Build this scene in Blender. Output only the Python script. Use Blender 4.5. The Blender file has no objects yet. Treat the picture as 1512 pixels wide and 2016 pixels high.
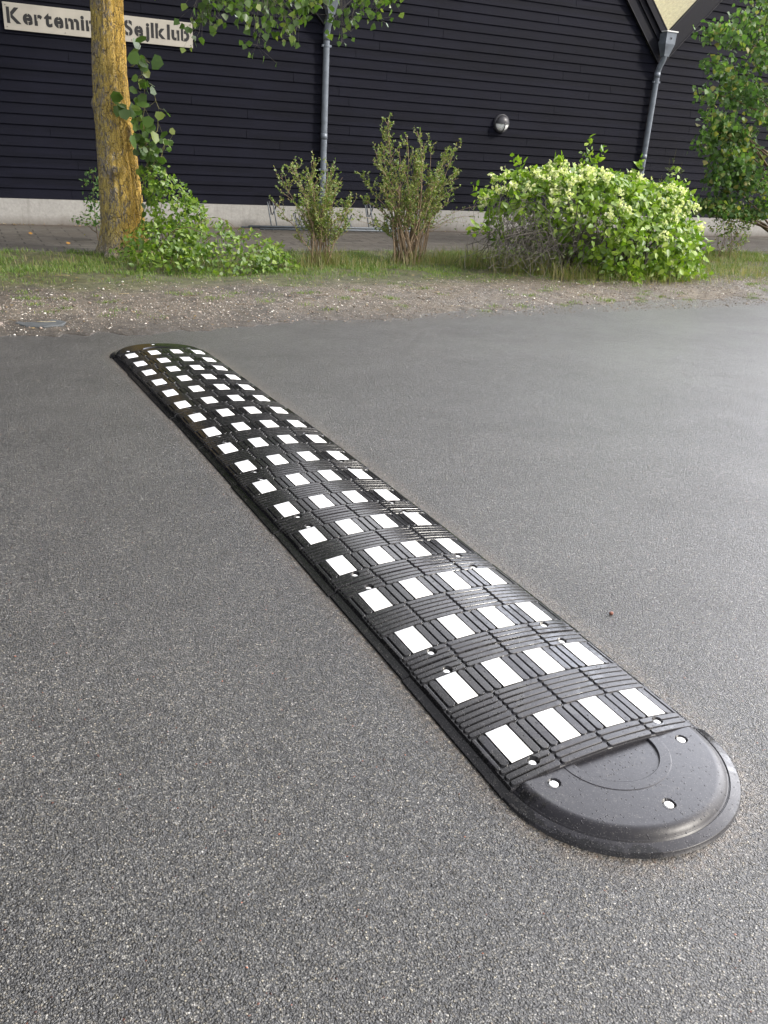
import bpy, math, random
import numpy as np
from mathutils import Matrix, Vector
C = bpy.context.scene.collection
R = math.radians
rng = np.random.default_rng(7)
random.seed(7)

# ------------------------------------------------------------------ camera, world, sun, exposure
cam_d = bpy.data.cameras.new("camera"); cam = bpy.data.objects.new("camera", cam_d); C.objects.link(cam)
CM = [[0.8859542335, 0.1357865439, -0.4434491072], [-0.4602447431, 0.3751380575, -0.8046404255], [0.0570952942, 0.9169697118, 0.3948501932]]
mw = Matrix([CM[0] + [-1.3683], CM[1] + [-1.23841], CM[2] + [1.40018], [0, 0, 0, 1]])
cam.matrix_world = mw
cam_d.sensor_fit = 'VERTICAL'; cam_d.sensor_height = 24.0; cam_d.lens = 24.0 * 1685.19 / 2016.0
cam_d.clip_start = 0.05; cam_d.clip_end = 2000
bpy.context.scene.camera = cam
SC = bpy.context.scene
SC.view_settings.view_transform = 'Standard'; SC.view_settings.look = 'None'
SC.view_settings.exposure = 0.42; SC.view_settings.gamma = 1.0
SC.cycles.max_bounces = 6; SC.cycles.transparent_max_bounces = 4

SUN_DIR = Vector((0.58, -0.50, 0.60)).normalized()
sd = bpy.data.lights.new("sun", 'SUN'); sd.energy = 3.0; sd.angle = R(8); sd.color = (1.0, 0.95, 0.87)
so = bpy.data.objects.new("sun", sd); C.objects.link(so)
so.rotation_euler = SUN_DIR.to_track_quat('Z', 'Y').to_euler()
W = bpy.data.worlds.new("World"); SC.world = W; W.use_nodes = True
wn = W.node_tree; wn.nodes.clear()
sky = wn.nodes.new('ShaderNodeTexSky'); sky.sky_type = 'NISHITA'; sky.sun_disc = False
sky.sun_elevation = math.asin(SUN_DIR.z); sky.sun_rotation = math.atan2(SUN_DIR.x, SUN_DIR.y)
sky.dust_density = 5.0; sky.air_density = 1.0
bg = wn.nodes.new('ShaderNodeBackground'); bg.inputs[1].default_value = 0.075
# bright broken rain cloud: the sky is whitened by soft cloud noise
tc = wn.nodes.new('ShaderNodeTexCoord'); nz = wn.nodes.new('ShaderNodeTexNoise'); nz.inputs['Scale'].default_value = 2.2; nz.inputs['Detail'].default_value = 4
cr = wn.nodes.new('ShaderNodeValToRGB'); cr.color_ramp.elements[0].position = .30; cr.color_ramp.elements[0].color = (.45, .45, .45, 1); cr.color_ramp.elements[1].position = .65; cr.color_ramp.elements[1].color = (.95, .95, .95, 1)
mxw = wn.nodes.new('ShaderNodeMixRGB'); mxw.inputs[2].default_value = (8.4, 8.3, 8.6, 1)
wo = wn.nodes.new('ShaderNodeOutputWorld')
wn.links.new(tc.outputs['Generated'], nz.inputs['Vector']); wn.links.new(nz.outputs['Fac'], cr.inputs[0])
wn.links.new(cr.outputs[0], mxw.inputs[0]); wn.links.new(sky.outputs[0], mxw.inputs[1])
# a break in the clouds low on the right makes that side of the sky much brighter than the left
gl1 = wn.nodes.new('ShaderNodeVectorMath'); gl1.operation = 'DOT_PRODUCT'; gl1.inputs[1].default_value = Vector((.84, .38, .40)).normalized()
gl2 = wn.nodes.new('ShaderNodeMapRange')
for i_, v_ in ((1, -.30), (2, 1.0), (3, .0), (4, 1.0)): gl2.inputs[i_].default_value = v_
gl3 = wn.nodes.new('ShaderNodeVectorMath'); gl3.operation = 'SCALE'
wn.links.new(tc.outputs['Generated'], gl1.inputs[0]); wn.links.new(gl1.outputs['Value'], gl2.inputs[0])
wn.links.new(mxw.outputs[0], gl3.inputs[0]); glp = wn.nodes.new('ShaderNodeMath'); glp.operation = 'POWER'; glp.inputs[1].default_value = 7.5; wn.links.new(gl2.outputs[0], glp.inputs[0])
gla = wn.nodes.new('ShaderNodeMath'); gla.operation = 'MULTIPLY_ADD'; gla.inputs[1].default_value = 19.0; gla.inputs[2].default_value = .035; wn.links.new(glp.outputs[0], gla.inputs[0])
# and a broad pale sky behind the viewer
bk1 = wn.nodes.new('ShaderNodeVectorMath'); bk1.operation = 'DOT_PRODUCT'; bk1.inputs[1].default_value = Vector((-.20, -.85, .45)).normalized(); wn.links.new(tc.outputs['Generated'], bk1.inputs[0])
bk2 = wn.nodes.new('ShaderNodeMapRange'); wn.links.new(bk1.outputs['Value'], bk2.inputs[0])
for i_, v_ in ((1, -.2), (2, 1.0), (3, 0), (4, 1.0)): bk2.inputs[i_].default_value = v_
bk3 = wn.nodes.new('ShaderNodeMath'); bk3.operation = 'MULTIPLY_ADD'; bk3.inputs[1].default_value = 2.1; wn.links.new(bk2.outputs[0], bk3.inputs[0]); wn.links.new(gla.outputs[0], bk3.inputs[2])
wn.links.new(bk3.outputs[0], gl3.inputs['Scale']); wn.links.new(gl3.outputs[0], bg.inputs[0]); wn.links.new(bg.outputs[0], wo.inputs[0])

# ------------------------------------------------------------------ helpers
def road_z(y):
    y = np.asarray(y, float)
    d = np.where(y < 0, -y, y - 4.5)
    return np.where((y >= 0) & (y <= 4.5), .007 * y * (4.5 - y), -.0315 * .5 * (1 - np.exp(-np.clip(d, 0, 99) / .5)))

class MB:
    """collects vertices and faces of ONE mesh"""
    def __init__(s): s.v = []; s.f = []; s.n = 0
    def add(s, verts, faces):
        verts = np.asarray(verts, float).reshape(-1, 3)
        if not isinstance(faces, (list, tuple)) : faces = [faces]
        elif len(faces) and not isinstance(faces[0], np.ndarray): 
            g = {}
            for f in faces: g.setdefault(len(f), []).append(f)
            faces = [np.array(x) for x in g.values()]
        for fa in faces: s.f.append(np.asarray(fa, int) + s.n)
        s.v.append(verts); s.n += len(verts)
    def build(s, name, mat, parent=None, smooth=True, mats=None, mi=None):
        me = bpy.data.meshes.new(name)
        V = np.concatenate(s.v) if s.v else np.zeros((0, 3))
        me.vertices.add(len(V)); me.vertices.foreach_set('co', V.astype(np.float32).ravel())
        loops = np.concatenate([f.ravel() for f in s.f]); cnt = np.concatenate([np.full(len(f), f.shape[1]) for f in s.f])
        st = np.concatenate([[0], np.cumsum(cnt)[:-1]])
        me.loops.add(len(loops)); me.loops.foreach_set('vertex_index', loops.astype(np.int32))
        me.polygons.add(len(cnt)); me.polygons.foreach_set('loop_start', st.astype(np.int32)); me.polygons.foreach_set('loop_total', cnt.astype(np.int32))
        me.polygons.foreach_set('use_smooth', np.full(len(cnt), smooth, bool))
        me.update(calc_edges=True); me.validate()
        if mat: me.materials.append(mat)
        o = bpy.data.objects.new(name, me); C.objects.link(o)
        if parent: o.parent = parent
        return o
    def box(s, x0, x1, y0, y1, z0, z1):
        v = [(x, y, z) for x in (x0, x1) for y in (y0, y1) for z in (z0, z1)]
        s.add(v, [(0, 1, 3, 2), (4, 6, 7, 5), (0, 4, 5, 1), (2, 3, 7, 6), (0, 2, 6, 4), (1, 5, 7, 3)])
    def tube(s, pts, r, sides=8, cap=True):
        P = np.asarray(pts, float); n = len(P); r = np.broadcast_to(np.asarray(r, float), (n,))
        T = np.gradient(P, axis=0); T /= np.linalg.norm(T, axis=1)[:, None] + 1e-12
        ref = np.array([0, 0, 1.]) if abs(T[0][2]) < .8 else np.array([1., 0, 0])
        A = np.cross(T, ref); A /= np.linalg.norm(A, axis=1)[:, None] + 1e-9
        B = np.cross(T, A)
        a = np.arange(sides) * 2 * np.pi / sides
        V = P[:, None] + r[:, None, None] * (np.cos(a)[None, :, None] * A[:, None] + np.sin(a)[None, :, None] * B[:, None])
        i = np.arange(n - 1)[:, None] * sides; j = np.arange(sides)[None]
        F = np.stack([i + j, i + (j + 1) % sides, i + sides + (j + 1) % sides, i + sides + j], -1).reshape(-1, 4)
        fs = [F]
        if cap: fs += [np.arange(sides)[None, ::-1], ((n - 1) * sides + np.arange(sides))[None]]
        s.add(V.reshape(-1, 3), fs)
    def grid(s, V, flip=False):
        n, m = V.shape[:2]
        i = np.arange(n - 1)[:, None] * m; j = np.arange(m - 1)[None]
        F = np.stack([i + j, i + j + 1, i + m + j + 1, i + m + j], -1).reshape(-1, 4)
        if flip: F = F[:, ::-1]
        s.add(V.reshape(-1, 3), [F])

def norm(a): return a / (np.linalg.norm(a, axis=-1, keepdims=True) + 1e-9)
TPL = {
 'poplar': np.array([(0, 0, 0), (.52, .26, .10), (.34, .62, .07), (0, 1.0, -.08), (-.34, .62, .07), (-.52, .26, .10)]),
 'round':  np.array([(0, 0, 0), (.50, .22, .07), (.44, .68, .06), (0, .95, -.04), (-.44, .68, .06), (-.50, .22, .07)]),
 'ovate':  np.array([(0, 0, 0), (.30, .28, .08), (.24, .62, .05), (0, 1.0, -.10), (-.24, .62, .05), (-.30, .28, .08)]),
 'small':  np.array([(0, 0, 0), (.26, .40, .06), (.22, .75, .04), (0, 1.0, .0), (-.22, .75, .04), (-.26, .40, .06)]),
}
def leaves(mb, Cn, D, N, S, kind):
    Cn = np.asarray(Cn, float); n = len(Cn)
    if n == 0: return
    D = norm(D); N = norm(N - (N * D).sum(-1, keepdims=True) * D); A = np.cross(D, N)
    t = TPL[kind]; S = np.broadcast_to(np.asarray(S, float), (n,))[:, None, None]
    curl = rng.uniform(-.5, 1.6, (n, 1, 1))
    V = Cn[:, None] + S * (t[None, :, 0:1] * A[:, None] + t[None, :, 1:2] * D[:, None] + t[None, :, 2:3] * curl * N[:, None])
    b = np.arange(n)[:, None] * 6
    F = np.concatenate([b + np.array([[0, 1, 2, 3]]), b + np.array([[0, 3, 4, 5]])])
    mb.add(V.reshape(-1, 3), [F])
def rdir(n): return norm(rng.normal(size=(n, 3)))

def vnoise(x, y, sc=1.0, seed=0):
    x = np.asarray(x, float) * sc; y = np.asarray(y, float) * sc
    xi = np.floor(x).astype(int); yi = np.floor(y).astype(int); fx = x - xi; fy = y - yi
    fx = fx * fx * (3 - 2 * fx); fy = fy * fy * (3 - 2 * fy)
    def h(a, b):
        k = (a * 374761393 + b * 668265263 + seed * 982451653) & 0x7fffffff
        k = ((k ^ (k >> 13)) * 1274126177) & 0x7fffffff
        return ((k ^ (k >> 16)) & 0xffff) / 65535.0
    return (h(xi, yi) * (1 - fx) + h(xi + 1, yi) * fx) * (1 - fy) + (h(xi, yi + 1) * (1 - fx) + h(xi + 1, yi + 1) * fx) * fy
def fbm(x, y, sc=1., seed=0, o=4): return sum(vnoise(x, y, sc * 2 ** k, seed + k) * .5 ** (k + 1) for k in range(o)) / (1 - .5 ** o)

def tag(o, label=None, cat=None, group=None, kind=None):
    if label: o['label'] = label
    if cat: o['category'] = cat
    if group: o['group'] = group
    if kind: o['kind'] = kind
    return o
def empty(name, loc=(0, 0, 0), rz=0, **k):
    o = bpy.data.objects.new(name, None); C.objects.link(o); o.location = loc; o.rotation_euler = (0, 0, rz); o.empty_display_size = .1
    tag(o, **k); return o

# ------------------------------------------------------------------ materials
class NT:
    def __init__(s, name):
        s.m = bpy.data.materials.new(name); s.m.use_nodes = True; s.t = s.m.node_tree
        s.p = s.t.nodes['Principled BSDF']; s.o = s.t.nodes['Material Output']
    def n(s, typ, ins=None, **k):
        nd = s.t.nodes.new(typ)
        for a, b in k.items(): setattr(nd, a, b)
        for a, b in (ins or {}).items(): s.set(nd.inputs[a], b)
        return nd
    def set(s, sock, v):
        if isinstance(v, bpy.types.NodeSocket): s.t.links.new(v, sock)
        else: sock.default_value = v
    def P(s, **k):
        for a, b in k.items(): s.set(s.p.inputs[a.replace('_', ' ')], b)
    def obj(s): return s.n('ShaderNodeTexCoord').outputs['Object']
    def map(s, vec, scale=(1, 1, 1), rot=(0, 0, 0), loc=(0, 0, 0)):
        return s.n('ShaderNodeMapping', {'Vector': vec, 'Scale': scale, 'Rotation': rot, 'Location': loc}).outputs[0]
    def noise(s, vec, sc, det=4, rough=.55, dist=0):
        return s.n('ShaderNodeTexNoise', {'Vector': vec, 'Scale': sc, 'Detail': det, 'Roughness': rough, 'Distortion': dist}).outputs['Fac']
    def vor(s, vec, sc, feature='F1', rand=1.0):
        return s.n('ShaderNodeTexVoronoi', {'Vector': vec, 'Scale': sc, 'Randomness': rand}, feature=feature)
    def ramp(s, fac, stops, interp='LINEAR'):
        nd = s.n('ShaderNodeValToRGB', {0: fac}); nd.color_ramp.interpolation = interp
        e = nd.color_ramp.elements
        while len(e) < len(stops): e.new(.5)
        for el, (p, c) in zip(e, stops):
            el.position = p; el.color = tuple(c) + (1,) if isinstance(c, (tuple, list)) else (c, c, c, 1)
        return nd.outputs[0]
    def mix(s, f, a, b, mode='MIX'):
        nd = s.n('ShaderNodeMixRGB', blend_type=mode)
        s.set(nd.inputs[0], f)
        for i, v in ((1, a), (2, b)):
            if isinstance(v, (tuple, list)): v = tuple(v) + (1,) if len(v) == 3 else v
            elif isinstance(v, (int, float)): v = (v, v, v, 1)
            s.set(nd.inputs[i], v)
        return nd.outputs[0]
    def math(s, op, a, b=0.0, clamp=False):
        nd = s.n('ShaderNodeMath', {0: a, 1: b}, operation=op); nd.use_clamp = clamp; return nd.outputs[0]
    def mr(s, v, a, b, c=0.0, d=1.0):
        return s.n('ShaderNodeMapRange', {0: v, 1: a, 2: b, 3: c, 4: d}).outputs[0]
    def bump(s, h, dist=.01, strength=1.0, prev=None):
        i = {'Height': h, 'Distance': dist, 'Strength': strength}
        if prev: i['Normal'] = prev
        return s.n('ShaderNodeBump', i).outputs[0]

def simple(name, col, rough=.6, metal=0, nsc=8, var=.25, bump=0, bsc=60, spec=.5):
    m = NT(name); o = m.obj(); n = m.noise(o, nsc, 5)
    c = m.ramp(n, [(.25, tuple(x * (1 - var) for x in col)), (.75, tuple(min(1, x * (1 + var)) for x in col))])
    m.P(Base_Color=c, Roughness=m.mr(n, .3, .7, max(0, rough - .08), min(1, rough + .08)), Metallic=metal)
    m.p.inputs['Specular IOR Level'].default_value = spec
    if bump: m.P(Normal=m.bump(m.noise(o, bsc, 4), bump))
    return m.m

def leaf_mat(name, cols, rough=.42, trans=.35, spec=.5):
    m = NT(name); g = m.n('ShaderNodeNewGeometry'); r = g.outputs['Random Per Island']
    st = [(i / (len(cols) - 1), c) for i, c in enumerate(cols)]
    c = m.ramp(r, st)
    c = m.mix(m.mr(m.noise(m.obj(), 90, 2), .3, .7, 0, .3), c, (.10, .12, .03))
    m.P(Base_Color=c, Roughness=rough); m.p.inputs['Specular IOR Level'].default_value = spec
    tr = m.n('ShaderNodeBsdfTranslucent', {'Color': m.mix(1.0, c, (1.5, 1.7, .7), 'MULTIPLY')})
    mx = m.n('ShaderNodeMixShader', {0: trans, 1: m.p.outputs[0], 2: tr.outputs[0]})
    m.t.links.new(mx.outputs[0], m.o.inputs[0]); return m.m

# asphalt
def mat_asphalt():
    m = NT('wet_asphalt'); o = m.obj()
    sep = m.n('ShaderNodeSeparateXYZ', {0: o}); X, Y = sep.outputs[0], sep.outputs[1]
    flat = m.n('ShaderNodeCombineXYZ', {0: X, 1: Y}).outputs[0]
    wob = m.n('ShaderNodeVectorMath', {0: flat, 1: m.n('ShaderNodeVectorMath', {0: m.n('ShaderNodeTexNoise', {'Vector': flat, 'Scale': 120.}).outputs['Color'], 1: (.006, .006, 0)}, operation='MULTIPLY').outputs[0]}, operation='ADD').outputs[0]
    v = m.vor(wob, 235); v2 = m.vor(wob, 420)
    rs = m.n('ShaderNodeSeparateColor', {0: v.outputs['Color']}).outputs
    stone = m.ramp(rs[0], [(0, (.013, .013, .0125)), (.28, (.030, .030, .0285)), (.55, (.070, .068, .063)), (.78, (.115, .111, .100)), (.95, (.170, .165, .147)), (1, (.30, .29, .26))])
    tint = m.ramp(rs[1], [(0, (1, 1, 1)), (.62, (1, 1, 1)), (.70, (1.12, 1.05, .90)), (.985, (.95, 1.0, 1.06)), (.993, (1.6, .55, .30)), (1, (1.7, .6, .35))], 'CONSTANT')
    stone = m.mix(1, stone, tint, 'MULTIPLY')
    gap = m.mr(v.outputs['Distance'], .42, .62)
    fine = m.ramp(m.n('ShaderNodeSeparateColor', {0: v2.outputs['Color']}).outputs[0], [(0, .014), (.7, .022), (1, .08)])
    c = m.mix(gap, stone, fine)
    big = m.noise(flat, .55, 4, .6); med = m.noise(flat, 5, 5, .65)
    c = m.mix(1, c, m.ramp(big, [(.32, .80), (.68, 1.18)]), 'MULTIPLY')
    c = m.mix(1, c, m.ramp(med, [(.3, .80), (.7, 1.16)]), 'MULTIPLY')
    g60 = m.noise(flat, 105, 3, .8); g20 = m.noise(flat, 40, 5, .85)
    c = m.mix(1, c, m.ramp(g60, [(.38, .55), (.62, 1.45)]), 'MULTIPLY'); c = m.mix(1, c, m.ramp(g20, [(.39, .62), (.61, 1.38)]), 'MULTIPLY')
    # tan grit swept up against the rubber hump
    ax = m.math('ABSOLUTE', m.math('ADD', X, -.01)); yy = m.math('MAXIMUM', m.math('SUBTRACT', m.math('ABSOLUTE', m.math('SUBTRACT', Y, 2.25)), 2.25), 0.0)
    d = m.math('SQRT', m.math('ADD', m.math('MULTIPLY', ax, ax), m.math('MULTIPLY', yy, yy)))
    ng = m.noise(flat, 14, 5, .7)
    dm = m.math('MULTIPLY', m.mr(m.math('ADD', d, m.math('MULTIPLY', ng, -.06)), .29, .37, 1, 0), m.mr(m.noise(flat, 60, 3), .38, .60), True)
    grit = m.ramp(rs[2], [(0, (.10, .075, .05)), (.7, (.24, .18, .125)), (1, (.45, .38, .30))])
    c = m.mix(m.math('MULTIPLY', dm, .36), c, grit)
    # dirt and moss washed over the far edge
    em = m.math('MULTIPLY', m.mr(m.math('ADD', Y, m.math('MULTIPLY', m.noise(flat, 1.4, 5, .7), 1.3)), 5.95, 6.8), m.mr(m.noise(flat, 35, 4), .35, .6), True)
    c = m.mix(m.math('MULTIPLY', em, .8), c, m.mix(rs[2], (.045, .038, .028), (.15, .12, .085)))
    wet = m.noise(flat, 1.3, 5, .65)
    m.P(Base_Color=c, Roughness=m.mr(m.math('ADD', m.math('MULTIPLY', wet, .7), m.math('MULTIPLY', med, .3)), .30, .72, .27, .38))
    m.p.inputs['Specular IOR Level'].default_value = .55
    m.P(Coat_Weight=m.mr(wet, .35, .65, .35, .1), Coat_Roughness=.38)
    h = m.math('ADD', m.math('MULTIPLY', m.math('SUBTRACT', 1.0, m.math('MULTIPLY', v.outputs['Distance'], 1.0)), m.math('ADD', .5, rs[1])), m.math('MULTIPLY', v2.outputs['Distance'], -.25))
    nb = m.bump(h, .0034, 1.0, m.bump(m.math('ADD', m.math('MULTIPLY', g60, .6), g20), .0065, 1.0)); m.P(Normal=nb, Coat_Normal=nb); return m.m

def mat_verge():
    m = NT('verge_dirt'); o = m.obj(); sep = m.n('ShaderNodeSeparateXYZ', {0: o}); X, Y = sep.outputs[0], sep.outputs[1]
    n1 = m.noise(o, 1.1, 6, .65); n2 = m.noise(o, 9, 6, .7)
    v = m.vor(o, 62); rs = m.n('ShaderNodeSeparateColor', {0: v.outputs['Color']}).outputs
    dirt = m.mix(m.mr(n2, .3, .7), (.019, .0165, .0125), (.130, .112, .086))
    dirt = m.mix(1, dirt, m.ramp(n1, [(.3, .55), (.7, 1.25)]), 'MULTIPLY')
    dirt = m.mix(1, dirt, m.mix(m.mr(m.math('ADD', X, m.math('MULTIPLY', n1, 4.0)), .5, 6.5), (.80, .76, .72), (1.28, 1.22, 1.10)), 'MULTIPLY')
    peb = m.ramp(rs[0], [(0, (.07, .06, .05)), (.6, (.22, .18, .14)), (.9, (.38, .34, .29)), (1, (.62, .6, .55))])
    pm = m.math('MULTIPLY', m.mr(v.outputs['Distance'], .34, .44, 1, 0), m.mr(rs[1], .28, .32))
    c = m.mix(m.math('MULTIPLY', pm, .70), dirt, peb)
    soil = m.mix(m.mr(n2, .3, .7), (.020, .022, .008), (.095, .095, .035))
    gm = m.mr(m.math('ADD', Y, m.math('MULTIPLY', m.math('SUBTRACT', n1, .5), 1.6)), 6.85, 7.35)
    c = m.mix(gm, c, soil)
    # dark washed strip next to the asphalt
    c = m.mix(m.mr(m.math('ADD', Y, m.math('MULTIPLY', n2, .5)), 5.6, 6.3, .7, 0), c, (.030, .025, .020))
    m.P(Base_Color=c, Roughness=m.mr(n1, .35, .6, .55, .85))
    h = m.math('ADD', m.math('MULTIPLY', n2, .8), m.math('MULTIPLY', pm, .35))
    m.P(Normal=m.bump(h, .02)); return m.m

def mat_path():
    m = NT('path_pavers'); o = m.obj(); w = m.map(o, rot=(0, 0, R(2.55)), loc=(0, 0, 0))
    b = m.n('ShaderNodeTexBrick', {'Vector': w, 'Color1': (.068, .061, .052, 1), 'Color2': (.10, .091, .078, 1), 'Mortar': (.014, .013, .010, 1), 'Scale': 1.0, 'Mortar Size': .010, 'Mortar Smooth': .2, 'Brick Width': .42, 'Row Height': .21})
    n1 = m.noise(o, 1.2, 6, .7); n2 = m.noise(o, 14, 5, .7)
    c = m.mix(m.mr(n1, .45, .66, 0, .7), b.outputs[0], m.mix(n2, (.045, .04, .031), (.085, .073, .058)))
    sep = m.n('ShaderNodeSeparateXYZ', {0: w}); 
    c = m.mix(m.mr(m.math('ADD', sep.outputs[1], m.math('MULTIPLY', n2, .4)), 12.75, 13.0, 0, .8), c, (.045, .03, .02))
    c = m.mix(1, c, m.ramp(n2, [(.3, .75), (.7, 1.2)]), 'MULTIPLY')
    m.P(Base_Color=c, Roughness=m.mr(n1, .3, .7, .45, .75), Normal=m.bump(m.math('ADD', m.math('MULTIPLY', b.outputs[1], -.6), m.math('MULTIPLY', n2, .5)), .012)); return m.m

def mat_rubber(name):
    m = NT(name); loc = m.n('ShaderNodeNewGeometry').outputs['Position']; sp = m.n('ShaderNodeSeparateXYZ', {0: loc}).outputs
    n1 = m.noise(loc, 9, 5, .65, .6); n2 = m.noise(loc, 60, 4, .6); dr = m.vor(loc, 140); rs = m.n('ShaderNodeSeparateColor', {0: dr.outputs['Color']}).outputs
    # rain still standing: beyond the first metre and along the left side everything is soaked, nearer parts have dried matt
    bias = m.math('ADD', m.math('ADD', m.mr(sp[1], .1, 1.5, 0, .34), m.mr(sp[1], -.06, .06, -.10, 0)), m.mr(sp[0], -.05, -.20, 0, .12))
    ey = m.math('MAXIMUM', m.math('MULTIPLY', m.math('SUBTRACT', m.math('ABSOLUTE', m.math('SUBTRACT', sp[1], 2.25)), 2.25), 1.058), 0.0)
    rim = m.mr(m.math('SQRT', m.math('ADD', m.math('MULTIPLY', sp[0], sp[0]), m.math('MULTIPLY', ey, ey))), .290, .310, 0, .13); bias = m.math('ADD', bias, rim)  # outer flange darkened through the wet mask: its black reflection painted into the colour
    n5 = m.noise(loc, 38, 5, .7); wet = m.mr(m.math('ADD', m.math('ADD', m.math('MULTIPLY', n1, .7), m.math('MULTIPLY', n5, .3)), bias), .56, .62)
    drop = m.math('MULTIPLY', m.mr(dr.outputs['Distance'], .16, .32, 1, 0), m.mr(rs[0], .80, .84))
    dust = m.math('MULTIPLY', m.mr(m.noise(loc, 22, 6, .75), .50, .62), m.mr(rs[2], .5, .9))
    grit = m.mr(m.noise(loc, 300, 2, .6), .62, .68)
    c = m.mix(wet, m.mix(n2, (.0085, .0083, .0108), (.0145, .0140, .0175)), m.mix(n2, (.0035, .0036, .004), (.007, .007, .0078)))
    c = m.mix(m.math('MULTIPLY', dust, .25), c, (.08, .076, .07)); c = m.mix(m.math('MULTIPLY', grit, .35), c, (.20, .19, .18))
    m.P(Base_Color=c, Roughness=m.mr(m.math('ADD', wet, m.math('MULTIPLY', n2, .4)), 0, 1.3, .40, .13))
    m.p.inputs['Specular IOR Level'].default_value = .30
    m.P(Normal=m.bump(m.math('ADD', m.math('MULTIPLY', n2, .3), drop), .0009, 1.0)); return m.m

def mat_cladding():
    m = NT('black_boards'); o = m.obj(); s = m.map(o, scale=(1.2, 1, 40)); s2 = m.map(o, scale=(2.5, 1, 7.09))
    n1 = m.noise(s, 3, 6, .7); n2 = m.noise(o, 1.3, 4, .6); n3 = m.noise(o, 120, 3)
    wv = m.n('ShaderNodeTexWhiteNoise', {0: m.n('ShaderNodeVectorMath', {0: m.n('ShaderNodeVectorMath', {0: o, 1: (.28, 0, 7.092)}, operation='MULTIPLY').outputs[0]}, operation='FLOOR').outputs[0]}).outputs[0]
    c = m.mix(m.math('ADD', m.math('MULTIPLY', n1, .5), m.math('MULTIPLY', wv, .5)), (.0020, .0025, .0068), (.0052, .0058, .0138))
    c = m.mix(1, c, m.ramp(n2, [(.3, .8), (.7, 1.2)]), 'MULTIPLY')
    c = m.mix(m.mr(n3, .62, .75, 0, .25), c, (.055, .05, .05))
    m.P(Base_Color=c, Roughness=.72, Normal=m.bump(m.math('ADD', n1, m.math('MULTIPLY', n3, .6)), .004)); m.p.inputs['Specular IOR Level'].default_value = .14
    return m.m

def mat_concrete():
    m = NT('plinth_concrete_grey'); o = m.obj(); n1 = m.noise(o, 1.2, 6, .7); n2 = m.noise(o, 25, 5, .7); z = m.n('ShaderNodeSeparateXYZ', {0: o}).outputs[2]
    c = m.mix(n1, (.24, .235, .225), (.42, .41, .385)); c = m.mix(1, c, m.ramp(n2, [(.3, .85), (.7, 1.1)]), 'MULTIPLY')
    st = m.noise(m.map(o, scale=(6, 1, .6)), 1.5, 5, .7)
    c = m.mix(m.mr(st, .5, .7, 0, .4), c, (.17, .16, .145))
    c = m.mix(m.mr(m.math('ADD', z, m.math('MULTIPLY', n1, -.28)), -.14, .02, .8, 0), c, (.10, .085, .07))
    m.P(Base_Color=c, Roughness=.8, Normal=m.bump(n2, .004)); return m.m

def mat_roof():
    m = NT('lichened_fibre_cement'); o = m.obj(); n1 = m.noise(o, 2.5, 6, .7); n2 = m.noise(o, 22, 6, .75)
    c = m.mix(n1, (.46, .43, .29), (.60, .56, .40)); c = m.mix(m.mr(n2, .5, .66, 0, .8), c, (.72, .69, .46)); c = m.mix(m.mr(n2, .46, .30, 0, .7), c, (.32, .30, .20))
    m.P(Base_Color=c, Roughness=.85, Normal=m.bump(n2, .01)); return m.m

def mat_bark():
    m = NT('lichen_bark'); o = m.obj(); s = m.map(o, scale=(1, 1, .38))
    fis = m.noise(s, 30, 8, .78, 1.2); n1 = m.noise(m.map(o, scale=(1, 1, .6)), 8, 8, .8)
    wv = m.n('ShaderNodeVectorMath', {0: m.map(o, scale=(1, 1, .28)), 1: m.n('ShaderNodeVectorMath', {0: m.n('ShaderNodeTexNoise', {'Vector': o, 'Scale': 9.}).outputs['Color'], 1: (.10, .10, .06)}, operation='MULTIPLY').outputs[0]}, operation='ADD').outputs[0]
    crk = m.vor(wv, 19, 'DISTANCE_TO_EDGE').outputs['Distance']; n2 = m.noise(o, 95, 5, .75); n3 = m.noise(o, 2.2, 4, .6); n4 = m.noise(m.map(o, scale=(1, 1, .35)), 45, 6, .7)
    bark = m.mix(m.mr(fis, .3, .7), (.05, .042, .035), (.52, .47, .41))
    lich = m.ramp(n2, [(.32, (.32, .16, .02)), (.48, (.78, .45, .05)), (.66, (.90, .68, .20))]); oliv = m.ramp(n2, [(.32, (.20, .15, .035)), (.48, (.56, .42, .09)), (.66, (.72, .60, .22))])
    x = m.n('ShaderNodeSeparateXYZ', {0: o}).outputs[0]
    side = m.mr(m.math('ADD', x, m.math('MULTIPLY', n3, .25)), -.04, .22)
    lc = m.mix(side, oliv, lich)
    z = m.n('ShaderNodeSeparateXYZ', {0: o}).outputs[2]
    low = m.mr(m.math('ADD', z, m.math('MULTIPLY', n1, -.5)), -.30, .02)
    mask = m.math('MULTIPLY', m.mr(m.math('ADD', m.math('ADD', m.math('MULTIPLY', n1, .55), m.math('MULTIPLY', n4, .45)), m.math('MULTIPLY', side, .09)), .468, .525), low, True)
    c = m.mix(m.math('MULTIPLY', mask, .92), bark, lc)
    c = m.mix(m.mr(fis, .45, .35, 0, .75), c, (.035, .024, .014))
    c = m.mix(m.mr(n4, .45, .34, 0, .65), c, (.06, .042, .022))
    c = m.mix(m.mr(crk, .0, .06, .5, 0), c, (.09, .07, .045))
    kn = m.vor(m.map(o, scale=(1, 1, .75)), 2.3); c = m.mix(m.mr(kn.outputs['Distance'], .10, .20, .7, 0), c, m.mix(n2, (.04, .03, .022), (.14, .11, .08)))
    m.P(Base_Color=c, Roughness=.85, Normal=m.bump(m.math('ADD', m.math('ADD', m.math('ADD', fis, m.math('MULTIPLY', n4, .5)), m.math('MULTIPLY', n2, .3)), m.mr(crk, 0, .10, 0, .45)), .05)); return m.m

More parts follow.
